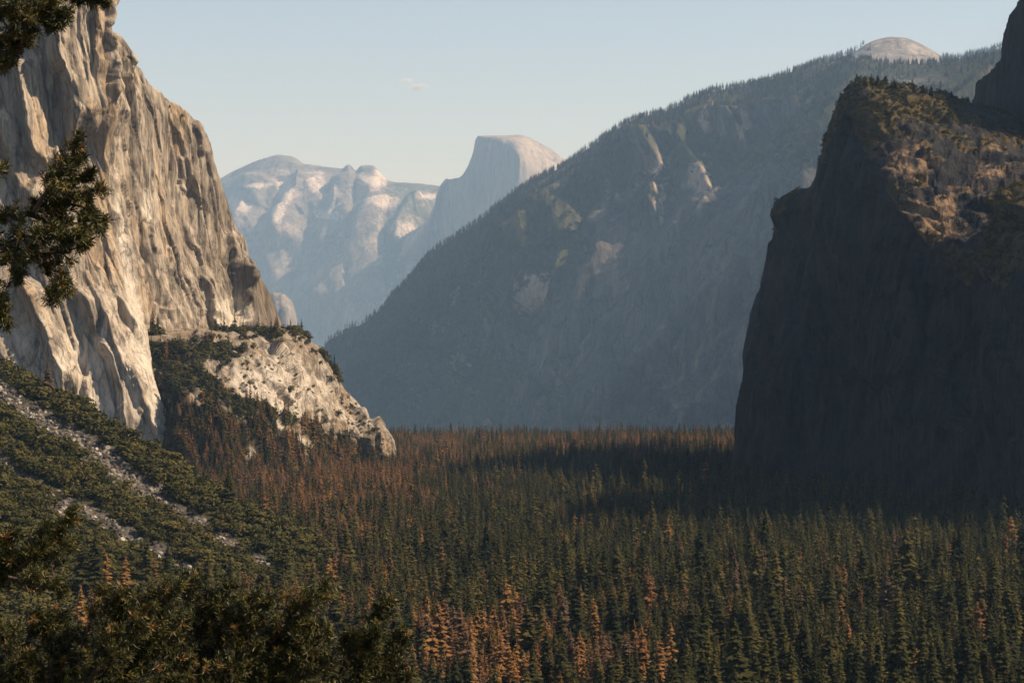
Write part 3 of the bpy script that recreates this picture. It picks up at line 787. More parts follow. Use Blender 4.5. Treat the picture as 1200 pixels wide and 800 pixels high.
# ------------------------------------------------------------------ plants: meshes
def conifer_crown(seed, levels, br, wd, gap=0.0, lo=0.10, tip=0.985, fine=True, pw=0.72, rag=0.0):
    """crown of one conifer, unit height: whorls of drooping sprays, each a bent jagged fan"""
    r = np.random.default_rng(seed)
    V, T = [], []
    lean = r.normal(0, 0.012, 2)
    for k in range(levels):
        h0 = lo + (tip - lo) * (k / (levels - 1)) ** 0.92
        base_l = wd * ((1 - h0) ** pw) * (1 + rag * math.sin(k * 2.1 + seed)) * (0.55 + 0.45 * min(1, (h0 - lo + 0.10) / 0.22)) + 0.006
        ph = r.uniform(0, 6.28)
        for j in range(br):
            if r.random() < gap: continue
            a = ph + 6.283 * j / br + r.normal(0, 0.25)
            L = base_l * r.uniform(0.55, 1.2)
            h = h0 + r.normal(0, 0.008)
            dr = r.uniform(0.15, 0.55) - 0.45 * max(0, h0 - 0.75)
            ca, sa = math.cos(a), math.sin(a)
            wv = L * r.uniform(0.26, 0.42)
            x0, y0 = lean * h
            def P(d, s, z):
                V.append((x0 + ca * d - sa * s, y0 + sa * d + ca * s, h + z)); return len(V) - 1
            b = P(0, 0, 0.012); m = P(L * 0.5, 0, -L * dr * 0.32); t = P(L, 0, -L * dr)
            l = P(L * 0.55, wv, -L * (dr * 0.5 + 0.16)); q = P(L * 0.55, -wv, -L * (dr * 0.5 + 0.16))
            T += [(b, m, l), (b, q, m), (m, t, l), (m, q, t)]
            if fine:
                l2 = P(L * 0.86, wv * 0.75, -L * (dr * 0.9 + 0.12)); q2 = P(L * 0.86, -wv * 0.75, -L * (dr * 0.9 + 0.12))
                l3 = P(L * 0.28, wv * 0.8, -L * (dr * 0.3 + 0.22)); q3 = P(L * 0.28, -wv * 0.8, -L * (dr * 0.3 + 0.22))
                T += [(m, l2, l), (m, q, q2), (b, l, l3), (b, q3, q)]
    return np.array(V), np.array(T)

def trunk_np(rad, h0, h1, n=6):
    V, T = [], []
    for k, (z, r_) in enumerate(((h0, rad), (0.5 * (h0 + h1), rad * 0.62), (h1, rad * 0.08))):
        for j in range(n):
            a = 6.283 * j / n
            V.append((r_ * math.cos(a), r_ * math.sin(a), z))
    for k in range(2):
        for j in range(n):
            a, b = k * n + j, k * n + (j + 1) % n
            T += [(a, b, b + n), (a, b + n, a + n)]
    return np.array(V), np.array(T)

def leafy(seed, n, lobes, leaf, flat=0.75):
    """lumpy leaf-card crown, about unit diameter and unit height, base at z=0"""
    r = np.random.default_rng(seed)
    cs = r.normal(0, 0.17, (lobes, 3)); cs[:, 2] = r.uniform(0.3, 0.68, lobes)
    rs = r.uniform(0.2, 0.33, lobes)
    V, T = [], []
    for k in range(n):
        i = r.integers(lobes)
        d = r.normal(0, 1, 3); d /= np.linalg.norm(d)
        if d[2] < -0.35: d[2] *= -1
        c = cs[i] + d * rs[i] * r.uniform(0.72, 1.08) * np.array([1, 1, flat])
        nrm = d + r.normal(0, 0.28, 3); nrm /= np.linalg.norm(nrm)
        u = np.cross(nrm, r.normal(0, 1, 3)); u /= np.linalg.norm(u) + 1e-9
        v = np.cross(nrm, u)
        s = leaf * r.uniform(0.6, 1.3)
        b = len(V)
        V += [c - u * s, c - v * s * 0.6, c + u * s, c + v * s * 0.6 + nrm * s * 0.3]
        T += [(b, b + 1, b + 3), (b + 1, b + 2, b + 3)]
    return np.array(V), np.array(T)

def rock_np(seed, sub=1):
    import bmesh
    r = np.random.default_rng(seed)
    bm = bmesh.new(); bmesh.ops.create_icosphere(bm, subdivisions=sub + 1, radius=0.5)
    V = np.array([v.co[:] for v in bm.verts]); T = np.array([[v.index for v in f.verts] for f in bm.faces])
    bm.free()
    for _ in range(9):                       # knock flat facets off
        d = r.normal(0, 1, 3); d /= np.linalg.norm(d)
        k = r.uniform(0.24, 0.42); e = V @ d
        V = V - np.outer(np.maximum(e - k, 0), d)
    V = V * r.uniform(0.75, 1.25, 3) * np.array([1, 1, 0.85])
    return V + np.array([0, 0, 0.12]), T

def merge(parts):
    V, T, Mi = [], [], []; o = 0
    for (v, t), mi in parts:
        V.append(v); T.append(t + o); Mi += [mi] * len(t); o += len(v)
    return np.concatenate(V), np.concatenate(T), Mi

# near kinds: separate crown and trunk meshes
NEAR = {'green': [], 'rust': []}
for i, wd in enumerate((0.175, 0.15, 0.21, 0.135, 0.165, 0.19)):
    NEAR['green'].append((mesh_np('crown', *conifer_crown(300 + i, 40, 7, wd, (0.06, 0.22, 0.05, 0.3, 0.12, 0.2)[i], (0.05, 0.28, 0.10, 0.42, 0.15, 0.33)[i], pw=(0.8, 0.5, 0.85, 0.42, 0.65, 0.55)[i], rag=(0.05, 0.3, 0.1, 0.35, 0.15, 0.3)[i]), M['green'], smooth=False), mesh_np('trunk', *trunk_np(0.012, -0.03, 0.93), M['bark'])))
for i, wd in enumerate((0.185, 0.16, 0.21, 0.17)):
    NEAR['rust'].append((mesh_np('crown', *conifer_crown(330 + i, 36, 7, wd, (0.2, 0.5, 0.3, 0.62)[i], (0.10, 0.3, 0.16, 0.2)[i], pw=(0.75, 0.5, 0.65, 0.6)[i], rag=0.3), M['rust'], smooth=False), mesh_np('trunk', *trunk_np(0.011, -0.03, 0.97), M['bark'])))
BUSH = [(mesh_np('crown', *leafy(350 + i, 420, 7, 0.066), M['shrub'], smooth=False)) for i in range(4)]
GOLD = [(mesh_np('crown', *leafy(360 + i, 260, 6, 0.06, 1.1), M['gold'], smooth=False)) for i in range(2)]
BTRUNK = mesh_np('trunk', *trunk_np(0.035, -0.08, 0.55), M['bark'])
ROCKS = [mesh_np('boulder', *rock_np(370 + i), M['boulder'], smooth=False) for i in range(6)]

# far kinds: one small mesh each, instanced by the thousand as stuff
SRC = bpy.data.collections.new('plant_sources')
SRC_ID = {}
def add_src(kind, me):
    o = bpy.data.objects.new('%s_source' % kind, me)
    SRC.objects.link(o)
    SRC_ID.setdefault(kind, []).append(o.name)
for i in range(5):
    v, t, mi = merge([(conifer_crown(400 + i, 19, 5, (0.18, 0.155, 0.21, 0.14, 0.17)[i], (0.08, 0.2, 0.06, 0.25, 0.15)[i], (0.05, 0.25, 0.1, 0.38, 0.15)[i], fine=False, pw=(0.8, 0.5, 0.85, 0.45, 0.6)[i], rag=(0.05, 0.3, 0.1, 0.35, 0.2)[i]), 0), (trunk_np(0.012, -0.03, 0.9, 4), 1)])
    add_src('conifer', mesh_np('conifer', v, t, [M['green'], M['bark']], smooth=False, matidx=mi))
for i in range(4):
    v, t, mi = merge([(conifer_crown(420 + i, 18, 5, (0.19, 0.165, 0.215, 0.16)[i], (0.15, 0.35, 0.2, 0.5)[i], (0.1, 0.28, 0.15, 0.2)[i], fine=False, pw=(0.75, 0.5, 0.65, 0.6)[i], rag=0.3), 0), (trunk_np(0.011, -0.03, 0.96, 4), 1)])
    add_src('dead_conifer', mesh_np('dead_conifer', v, t, [M['rust'], M['bark']], smooth=False, matidx=mi))
for i in range(3):
    v, t = leafy(440 + i, 110, 5, 0.10)
    add_src('shrub', mesh_np('shrub', v, t, M['shrub'], smooth=False))
for i in range(5):
    v, t = rock_np(450 + i, 0)
    add_src('stone', mesh_np('stone', v, t, M['boulder'], smooth=False))
_order = sorted(o.name for o in SRC.objects)
SRC_IX = {k: [_order.index(n_) for n_ in v] for k, v in SRC_ID.items()}

def gn_group():
    g = bpy.data.node_groups.new('scatter', 'GeometryNodeTree')
    g.interface.new_socket('Geometry', in_out='INPUT', socket_type='NodeSocketGeometry')
    g.interface.new_socket('Geometry', in_out='OUTPUT', socket_type='NodeSocketGeometry')
    N, L = g.nodes, g.links
    gi, go = N.new('NodeGroupInput'), N.new('NodeGroupOutput')
    ci = N.new('GeometryNodeCollectionInfo'); ci.inputs['Collection'].default_value = SRC
    ci.inputs['Separate Children'].default_value = True; ci.inputs['Reset Children'].default_value = True
    ip = N.new('GeometryNodeInstanceOnPoints'); ip.inputs['Pick Instance'].default_value = True
    def na(nm, ty):
        q = N.new('GeometryNodeInputNamedAttribute'); q.data_type = ty; q.inputs['Name'].default_value = nm
        return q.outputs['Attribute']
    er = N.new('FunctionNodeEulerToRotation')
    L.new(na('rot', 'FLOAT_VECTOR'), er.inputs[0])
    L.new(gi.outputs[0], ip.inputs['Points']); L.new(ci.outputs[0], ip.inputs['Instance'])
    L.new(na('idx', 'INT'), ip.inputs['Instance Index']); L.new(er.outputs[0], ip.inputs['Rotation'])
    L.new(na('scl', 'FLOAT_VECTOR'), ip.inputs['Scale']); L.new(ip.outputs[0], go.inputs[0])
    return g
GN = gn_group()

def scatter(name, P, rot, scl, idx, label, cat):
    P = np.asarray(P, np.float32)
    me = bpy.data.meshes.new(name)
    me.vertices.add(len(P)); me.vertices.foreach_set('co', P.ravel())
    for a, ty, key, v in (('rot', 'FLOAT_VECTOR', 'vector', rot), ('scl', 'FLOAT_VECTOR', 'vector', scl), ('idx', 'INT', 'value', idx)):
        q = me.attributes.new(a, ty, 'POINT')
        q.data.foreach_set(key, np.asarray(v, np.int32 if ty == 'INT' else np.float32).ravel())
    o = link(bpy.data.objects.new(name, me))
    md = o.modifiers.new('scatter', 'NODES'); md.node_group = GN
    return tag(o, label, cat, None, 'stuff')

class Bag:
    def __init__(s): s.P, s.r, s.s, s.i = [], [], [], []
    def add(s, p, kind, h, wr=1.0, tilt=0.03):
        s.P.append(p); s.r.append((RNG.normal(0, tilt), RNG.normal(0, tilt), RNG.uniform(0, 6.28)))
        s.s.append((h * wr, h * wr, h)); s.i.append(int(RNG.choice(SRC_IX[kind])))
    def build(s, name, label, cat):
        return scatter(name, s.P, s.r, s.s, s.i, label, cat)

# ------------------------------------------------------------------ where things stand
def bvh_of(S, step=2):
    P = S[0][::step, ::step]
    nr, nc = P.shape[:2]
    return BVHTree.FromPolygons([Vector(v) for v in P.reshape(-1, 3)], grid_faces(nr, nc).tolist())
BV = {'ls': bvh_of(S_ls), 'sh': bvh_of(S_sh), 'rr': bvh_of(S_rr), 'ec': bvh_of(S_ec, 3)}
def below(key, x, y):
    h = BV[key].ray_cast(Vector((x, y, 3000)), Vector((0, 0, -1)))
    return h[0].z if h[0] is not None else -1e9
def hit(key, px, py):
    d = Vector(((px - CX) / F, 1, (HY - py) / F)).normalized()
    h = BV[key].ray_cast(Vector((0, 0, 0)), d)
    return h[0]
def floor_at(px, py):
    D = -FLOOR / ((py - HY) / F)
    return Vector(((px - CX) / F * D, D, FLOOR))
def pick(S, n, weight, rowlim=1):
    """n surface points of a mountain, weight = array of relative density per unit area; facing the camera side only"""
    P = S[0]
    du = np.gradient(P, axis=1); dv = np.gradient(P, axis=0)
    A = np.linalg.norm(np.cross(du, dv), axis=-1)
    A = np.minimum(A, 2.5 * np.median(A)) * np.clip(weight, 0, None)
    A[:rowlim] = 0; A[-1] = 0; A[:, -1] = 0
    c = np.cumsum(A.ravel()); ix = np.searchsorted(c, RNG.random(n) * c[-1])
    i, j = np.unravel_index(ix, P.shape[:2])
    a, b = RNG.random((n, 1)), RNG.random((n, 1))
    q = (P[i, j] * (1 - a) + P[i + 1, j] * a) * (1 - b) + (P[i, j + 1] * (1 - a) + P[i + 1, j + 1] * a) * b
    return q, i, j

COUNT = {}
def tree(kind, p, h, wr, label, group, cat='tree', name=None):
    """one tree standing for itself: an Empty at its foot, trunk and crown"""
    k = COUNT.get(kind, 0); COUNT[kind] = k + 1
    root = bpy.data.objects.new(name or {'green': 'conifer', 'rust': 'dead_conifer', 'shrub': 'shrub', 'gold': 'broadleaf_tree'}[kind], None)
    root.location = p; root.scale = (h * wr, h * wr, h); root.rotation_euler = (RNG.normal(0, .02), RNG.normal(0, .02), RNG.uniform(0, 6.28))
    root.empty_display_size = 0.1
    link(root)
    if kind in NEAR: cr, tr = NEAR[kind][k % len(NEAR[kind])]
    elif kind == 'shrub': cr, tr = BUSH[k % 4], BTRUNK
    else: cr, tr = GOLD[k % 2], BTRUNK
    link(bpy.data.objects.new('trunk', tr), root)
    link(bpy.data.objects.new('crown', cr), root)
    return tag(root, label, cat, group)

# ------------------------------------------------------------------ the valley forest
pts = []
D = 860.0
while D < 5750:
    sp = 7.2 + 3.0 * ss(D, 1300, 3000) + 4.0 * ss(D, 3200, 5200)
    hw = D * 850 / F
    x = -hw
    nx = int(2 * hw / sp)
    X = -hw + (np.arange(nx) + RNG.uniform(-.42, .42, nx)) * sp
    Y = D + RNG.uniform(-.42, .42, nx) * sp
    pts.append(np.stack([X, Y], 1))
    D += sp
pts = np.concatenate(pts)
dens = fbm(pts[:, 0] / 90, pts[:, 1] / 90, 0.3, 3, 501)
pts = pts[RNG.random(len(pts)) < np.clip(0.80 + 1.3 * dens, 0.22, 1)]
px_, py_ = proj(np.concatenate([pts, np.full((len(pts), 1), FLOOR + 14)], 1))
keep = np.ones(len(pts), bool)
for k, (x, y) in enumerate(pts):
    if px_[k] < 500 and y < 4100:
        if below('ls', x, y) > FLOOR + 5 or below('sh', x, y) > FLOOR + 8: keep[k] = False
    elif px_[k] > 840 and y < 3900:
        if below('rr', x, y) > FLOOR + 8: keep[k] = False
pts, px_, py_ = pts[keep], px_[keep], py_[keep]
nz = fbm(pts[:, 0] / 70, pts[:, 1] / 160, 0.8, 3, 511)
pr = 0.03 + 0.72 * gauss(px_, py_, 385, 562, 125, 48) + 0.72 * gauss(px_, py_, 575, 762, 185, 52) + 0.46 * np.exp(-((py_ - 516) / 14.0) ** 2) + 0.75 * gauss(px_, py_, 705, 612, 30, 16) + 0.7 * gauss(px_, py_, 110, 700, 110, 45) + 0.3 * gauss(px_, py_, 500, 545, 80, 26) + 0.25 * gauss(px_, py_, 420, 640, 60, 50) + 0.12 * gauss(px_, py_, 980, 690, 90, 35)
pr = np.where(pr > 0.06, pr * (1 + 0.25 * ss(nz, 0, .2)) + 1.5 * nz * np.minimum(1, pr * 3), pr + 0.14 * nz)
isr = RNG.random(len(pts)) < pr
H = np.clip(RNG.normal(22, 7.5, len(pts)), 8, 44) * (1 + 0.6 * fbm(pts[:, 0] / 120, pts[:, 1] / 120, 0.1, 2, 521)) * (1 - 0.12 * isr)
H *= 1 - 0.15 * ss(pts[:, 1], 4200, 5600) * (1 + 2.2 * fbm(pts[:, 0] / 260, pts[:, 1] / 500, 0.4, 3, 523))
top_px, top_py = proj(np.stack([pts[:, 0], pts[:, 1], FLOOR + H], 1))
hidden = (top_px < 390) & (top_py > 700)
size = np.where((top_px > -8) & (top_px < 1208) & (top_py < 790) & ~hidden, H / pts[:, 1], 0)
single = np.zeros(len(pts), bool)
for flag in (False, True):
    ii = np.where(isr == flag)[0]
    single[ii[np.argsort(-size[ii])[:296 if not flag else 280]]] = True
def zone(x, rust):
    if x < 480: return 'of the near forest beside the dark pines at the bottom left'
    if x < 720: return 'of the rust-brown stand at the bottom, right of the foreground pines' if rust else 'standing in and around the rust-brown stand at the bottom centre'
    if x < 960: return 'of the near forest at the bottom, right of the rust-brown stand'
    return 'of the near forest in the bottom right corner below the dark cliff'
bag = Bag()
for k in range(len(pts)):
    p = (pts[k, 0], pts[k, 1], FLOOR - 0.5); wr = RNG.uniform(0.85, 1.35)
    if single[k]:
        if isr[k]: tree('rust', p, H[k], wr, 'rust-brown dead conifer ' + zone(top_px[k], True), 'rust-brown conifers of the near valley forest')
        else: tree('green', p, H[k], wr, 'dark green conifer ' + zone(top_px[k], False), 'green conifers of the near valley forest')
    else:
        bag.add(p, 'dead_conifer' if isr[k] else 'conifer', H[k], wr)
bag.build('forest', 'dense conifer forest carpeting the valley floor, green with rust-brown patches', 'forest')

# trees worth pointing at
def on(key, px, py):
    h = hit(key, px, py)
    return h if h is not None else floor_at(px, py)
def fl(px, py): return floor_at(px, py)
def scale_px(p, hp): return hp * p.y / F
p = on('ls', 57, 466); tree('rust', p, scale_px(p, 44), 1.25, 'lone rust-brown conifer on the left slope in front of the sunlit cliff', None)
p = on('ls', 268, 596); tree('green', p, scale_px(p, 50), 1.35, 'lone dark green conifer rising from the bushes low on the left slope', None)
p = fl(966, 606); tree('green', p, scale_px(p, 52), 1.0, 'tallest green conifer standing clear against the foot of the dark cliff', None)
p = fl(1000, 610); tree('green', p, scale_px(p, 38), 1.0, 'second tallest conifer against the foot of the dark cliff, right of the tallest', None)
p = fl(978, 722); tree('rust', p, scale_px(p, 62), 1.3, 'brightest red-brown dying conifer among green trees below the dark cliff', None)
p = fl(1049, 668); tree('rust', p, scale_px(p, 48), 1.2, 'red-brown dying conifer farther back and right of the brightest one', None)
for px, py, hp, kd, wh in ((36, 704, 46, 'rust', 'leftmost'), (60, 708, 50, 'rust', 'second from left'), (122, 704, 58, 'rust', 'tallest and middle one'), (146, 702, 52, 'rust', 'fourth from left'), (182, 690, 40, 'rust', 'rightmost'), (98, 706, 80, 'green', 'leftmost'), (113, 708, 90, 'green', 'tallest'), (172, 694, 66, 'green', 'third from left'), (196, 688, 54, 'green', 'rightmost')):
    p = on('ls', px, py)
    tree(kd, p, scale_px(p, hp), 1.15, ('rust-brown conifer at the foot of the talus slope, %s of five' if kd == 'rust' else 'dark green conifer at the foot of the talus slope, %s of four') % wh, 'rust-brown conifers at the foot of the talus' if kd == 'rust' else 'green conifers at the foot of the talus')
for px, py, hp, wh in ((850, 690, 34, 'brightest, right of centre below the dark cliff'), (862, 700, 26, 'just right of the brightest'), (838, 730, 26, 'just below the brightest'), (1140, 780, 30, 'near the bottom right corner'), (1165, 772, 24, 'closest to the bottom right corner'), (1060, 690, 22, 'beside the red-brown conifer below the dark cliff'), (432, 668, 26, 'left of centre above the pine tips'), (655, 795, 30, 'at the bottom edge right of the rust-brown stand')):
    p = fl(px, py)
    tree('gold', p, scale_px(p, hp), 0.8, 'yellowing broadleaf tree between dark conifers, ' + wh, 'yellowing broadleaf trees in the forest')

# summit trees of the right-hand cliff
ORD = ['first', 'second', 'third', 'fourth', 'fifth', 'sixth', 'seventh', 'eighth', 'ninth', 'tenth', 'eleventh', 'twelfth', 'thirteenth', 'last']
for n_, (px, py, hp) in enumerate(((1007, 103, 11), (1015, 101, 12), (1021, 100, 10), (1028, 99, 13), (1038, 100, 13), (1048, 104, 14), (1055, 105, 8), (1071, 108, 11), (1081, 111, 14), (1091, 111, 13), (1115, 115, 10), (1122, 117, 7), (1135, 122, 11), (1140, 125, 9))):
    p = on('rr', px, py + 2)
    tree('green', p, scale_px(p, hp), 1.9, 'small conifer on the summit edge of the right-hand cliff, %s from the left' % ORD[n_] if n_ < 13 else 'small conifer at the right end of the summit edge beside the shaded tower', 'summit conifers of the right-hand cliff')
for px, py, hp, wh in ((959, 199, 9, 'lower'), (965, 184, 9, 'upper')):
    p = on('rr', px + 3, py + 2)
    tree('green', p, scale_px(p, hp), 1.7, wh + ' of two tiny conifers clinging to the left edge of the dark cliff', 'conifers on the left edge of the dark cliff')

# brush on the right-hand cliff
P_, N_, px, py, a_ = S_rr
ry = np.interp(px, rim_x, rim_y)
wgt = ss(a_['veg'], 0.35, 0.75) * (py < ry + 14) * (px < 1215) * (py > 92)
q, i, j = pick(S_rr, 1900, wgt, 6)
bag = Bag()
for k in range(len(q)):
    if RNG.random() < 0.05: bag.add(q[k], 'conifer', RNG.uniform(6, 12), 2.0)
    else: bag.add(q[k] - np.array([0, 0, 0.6]), 'shrub', RNG.uniform(2.5, 6.5), RNG.uniform(1.0, 1.7))
edge_px = [(913, 240), (920, 234), (930, 227), (938, 226), (903, 268), (905, 262), (900, 300), (895, 345), (885, 380), (880, 395), (874, 410), (870, 440), (866, 470), (976, 145), (984, 125), (948, 222)]
for ex, ey in edge_px:
    p = hit('rr', ex + 4, ey + 3)
    if p is not None: bag.add(np.array(p), 'shrub', RNG.uniform(5, 8), 1.1)
bag.build('brush', 'brown-green brush covering the sunlit top of the right-hand cliff', 'brush')

# wood on the long valley wall and the ridge behind it
P_, N_, px, py, a_ = S_wall
v = (py - np.interp(px, cx, cy)) / (np.interp(px, cx, by) - np.interp(px, cx, cy))
wgt = ss(a_['veg'], 0.4, 0.8) * (v < 0.75) * (1.3 - v) * (px > 380) * (px < 1185)
q, i, j = pick(S_wall, 9000, wgt, 6)
bag = Bag()
for k in range(len(q)):
    hh = RNG.uniform(5.0, 8.5) * q[k, 1] / F * (0.75 + 0.5 * RNG.random())
    if v[i[k], j[k]] > 0.16 and RNG.random() < 0.6: bag.add(q[k], 'shrub', hh * 0.8, RNG.uniform(1.0, 1.6))
    else: bag.add(q[k], 'conifer' if RNG.random() > 0.07 else 'dead_conifer', hh, RNG.uniform(1.3, 1.9))
ridge_row = P_[4]                            # the crest itself
rpx, rpy = proj(ridge_row)
cl = 0.5 + 0.8 * fbm(np.arange(900) / 14.0, 0.0, 0.5, 3, 531)
for k in range(900):
    t = RNG.uniform(385, 1180)
    if RNG.random() > cl[int((t - 385) / 795 * 899)]: continue
    s_ = np.interp(t, rpx, np.arange(len(rpx)))
    a, f_ = int(s_), s_ - int(s_)
    p = ridge_row[a] * (1 - f_) + ridge_row[min(a + 1, len(rpx) - 1)] * f_
    bag.add(p - np.array([0, 0, 6.0]), 'conifer', RNG.uniform(5.5, 11.5) * p[1] / F, RNG.uniform(1.1, 1.8))
P_, N_, px, py, a_ = S_back
q, i, j = pick(S_back, 2600, ss(a_['veg'], 0.4, 0.8) * (py < 170) * (px > 930) * (px < 1200), 4)
for k in range(len(q)):
    bag.add(q[k], 'conifer', RNG.uniform(5.0, 9.0) * q[k, 1] / F, RNG.uniform(1.2, 1.8))
bag.build('wood', 'far-off conifer wood on the hazy valley wall and its skyline', 'wood')

# apron under the big cliff
P_, N_, px, py, a_ = S_sh
wgt = ss(a_['veg'], 0.35, 0.7) * (py > 386) * (px > 165)
q, i, j = pick(S_sh, 3600, wgt, 6)
bag = Bag()
for k in range(len(q)):
    yy, xx = py[i[k], j[k]], px[i[k], j[k]]
    low = ss(yy - 0.12 * (xx - 175), 440, 530)
    if RNG.random() < 0.10 + 0.75 * low:
        bag.add(q[k], 'dead_conifer' if RNG.random() < 0.22 + 0.25 * low else 'conifer', RNG.uniform(14, 30), RNG.uniform(0.95, 1.4))
    else: bag.add(q[k] - np.array([0, 0, 1.0]), 'shrub', RNG.uniform(5, 13), RNG.uniform(1.0, 1.5))
for k in range(70):                          # the dark thicket on the ledge and crest bushes
    p = hit('sh', RNG.normal(252, 13), RNG.normal(412, 7))
    if p is not None: bag.add(np.array(p) - np.array([0, 0, 2.0]), 'shrub', RNG.uniform(9, 15), 1.2)
for ex, ey in ((300, 396), (306, 394), (312, 393), (340, 392), (346, 394), (352, 398), (360, 404), (367, 412), (352, 408), (345, 402), (375, 428), (388, 446), (400, 470), (412, 478), (438, 505), (444, 512), (396, 486), (318, 398), (330, 402), (325, 395)):
    p = hit('sh', ex, ey)
    if p is not None: bag.add(np.array(p) - np.array([0, 0, 1.5]), 'shrub', RNG.uniform(7, 12), 1.2)
for ex, ey in ((152, 64), (155, 66), (158, 68), (160, 70), (173, 88), (216, 134), (236, 156), (242, 176), (200, 123)):
    p = hit('ec', ex - 2, ey + 4)
    if p is not None: bag.add(np.array(p), 'shrub', RNG.uniform(4, 8), 1.1)
for k in range(420):
    ex = RNG.uniform(225, 455); ey = RNG.uniform(np.interp(ex, skx_sh, sky_sh) + 4, np.interp(ex, [245, 330, 455], [440, 490, 535]))
    if fbm(np.array([ex / 16.0]), np.array([ey / 16.0]), np.array([0.2]), 3, 541)[0] < 0.02: continue
    p = hit('sh', ex, ey)
    if p is not None: bag.add(np.array(p) - np.array([0, 0, 1.0]), 'shrub', RNG.uniform(2.5, 6.5), 1.3)
bag.build('wood', 'mixed oak brush and conifers on the apron under the sunlit cliff', 'wood')

# bushes and stones of the near left slope
P_, N_, px, py, a_ = S_ls
c_ = chute(px, py)
q, i, j = pick(S_ls, 2300, (1 - 0.98 * ss(c_, 0.08, 0.5)) * (px > -30) * (px < 450) * (py < 740), 6)
hh = RNG.uniform(5.0, 15.0, len(q)) * (0.8 + 0.3 * RNG.random(len(q)))
vis = hh / q[:, 1] * ((px[i, j] > 0) & (py[i, j] < 700))
one = np.zeros(len(q), bool); one[np.argsort(-vis)[:290]] = True
bag = Bag()
for k in range(len(q)):
    p = q[k] - np.array([0, 0, 0.12 * hh[k]])
    if one[k]: tree('shrub', p, hh[k], RNG.uniform(1.1, 1.6), 'rounded dark green oak shrub on the left slope ' + ('above the upper talus chute' if py[i[k], j[k]] < np.interp(px[i[k], j[k]], CH1[0], CH1[1]) else 'between the two talus chutes' if py[i[k], j[k]] < np.interp(px[i[k], j[k]], CH2[0], CH2[1]) else 'below the lower talus chute'), 'oak shrubs on the left slope', 'shrub')
    elif RNG.random() < 0.03: bag.add(q[k], 'conifer', RNG.uniform(10, 18), 1.3)
    else: bag.add(p, 'shrub', hh[k], RNG.uniform(1.1, 1.6))
bag.build('brush', 'dense dark green scrub covering the left talus slope', 'brush')

q, i, j = pick(S_ls, 5200, ss(c_, 0.25, 0.7) * (px > -30), 6)
sz = 0.8 + 4.2 * RNG.random(len(q)) ** 4.0
sz *= q[:, 1] / 1700
vis = sz / q[:, 1] * ((px[i, j] > 0) & (px[i, j] < 340))
one = np.zeros(len(q), bool); one[np.argsort(-vis)[:280]] = True
bag = Bag()
for k in range(len(q)):
    if one[k]:
        o = link(bpy.data.objects.new('boulder', ROCKS[k % 6]))
        o.location = q[k]; s_ = sz[k] * 1.25; o.scale = (s_, s_ * RNG.uniform(.7, 1.1), s_ * RNG.uniform(.6, .9)); o.rotation_euler = tuple(RNG.uniform(0, 6.28, 3))
        tag(o, 'grey granite boulder lying in the %s talus chute of the left slope' % ('upper' if abs(py[i[k], j[k]] - np.interp(px[i[k], j[k]], CH1[0], CH1[1])) < abs(py[i[k], j[k]] - np.interp(px[i[k], j[k]], CH2[0], CH2[1])) else 'lower'), 'boulder', 'boulders in the talus chutes')
    else: bag.add(q[k], 'stone', sz[k], RNG.uniform(0.9, 1.4), 0.8)
bag.build('talus', 'loose grey talus stones filling the chutes of the left slope', 'talus')
for px_b, py_b, sp_, lab in ((256, 636, 15, 'largest dark boulder with a shadowed hollow low in the upper talus chute'), (98, 597, 9, 'pale flat boulder at the top edge of the lower talus chute'), (22, 548, 9, 'pale square boulder at the left end of the lower talus chute'), (242, 640, 9, 'dark flat slab leaning beside the largest boulder')):
    p = hit('ls', px_b, py_b)
    o = link(bpy.data.objects.new('boulder', mesh_np('boulder', *rock_np(int(px_b)), M['boulder'], smooth=False)))
    s_ = scale_px(p, sp_); o.location = p; o.scale = (s_, s_, s_ * (0.95 if sp_ > 10 else 0.6)); o.rotation_euler = (0.2, 0.1, 1.0)
    tag(o, lab, 'boulder')

# ------------------------------------------------------------------ pines in front of the viewpoint
m, n, l, b = new_mat('pine_needles')
tn = _attr(n, 'tone')
l.new(_ramp(n, l, tn, [(0.0, (0.016, 0.018, 0.005)), (0.45, (0.045, 0.044, 0.009)), (0.8, (0.125, 0.10, 0.018)), (1.0, (0.22, 0.11, 0.03))]), b.inputs["Base Color"])
b.inputs["Roughness"].default_value = 0.55
b.inputs["Specular IOR Level"].default_value = 0.3
M['needles'] = m

def tube(V, T, pts, r0, r1, n=5):
    pts = np.asarray(pts); o = len(V)
    d = np.gradient(pts, axis=0); d /= np.linalg.norm(d, axis=1, keepdims=True) + 1e-9
    u = np.cross(d, [0.3, 0.9, 0.2]); u /= np.linalg.norm(u, axis=1, keepdims=True) + 1e-9
    w_ = np.cross(d, u)
    for k in range(len(pts)):
        r_ = r0 + (r1 - r0) * k / (len(pts) - 1)
        for j in range(n):
            a = 6.283 * j / n
            V.append(pts[k] + r_ * (math.cos(a) * u[k] + math.sin(a) * w_[k]))
    for k in range(len(pts) - 1):
        for j in range(n):
            a, b_ = o + k * n + j, o + k * n + (j + 1) % n
            T += [(a, b_, b_ + n), (a, b_ + n, a + n)]

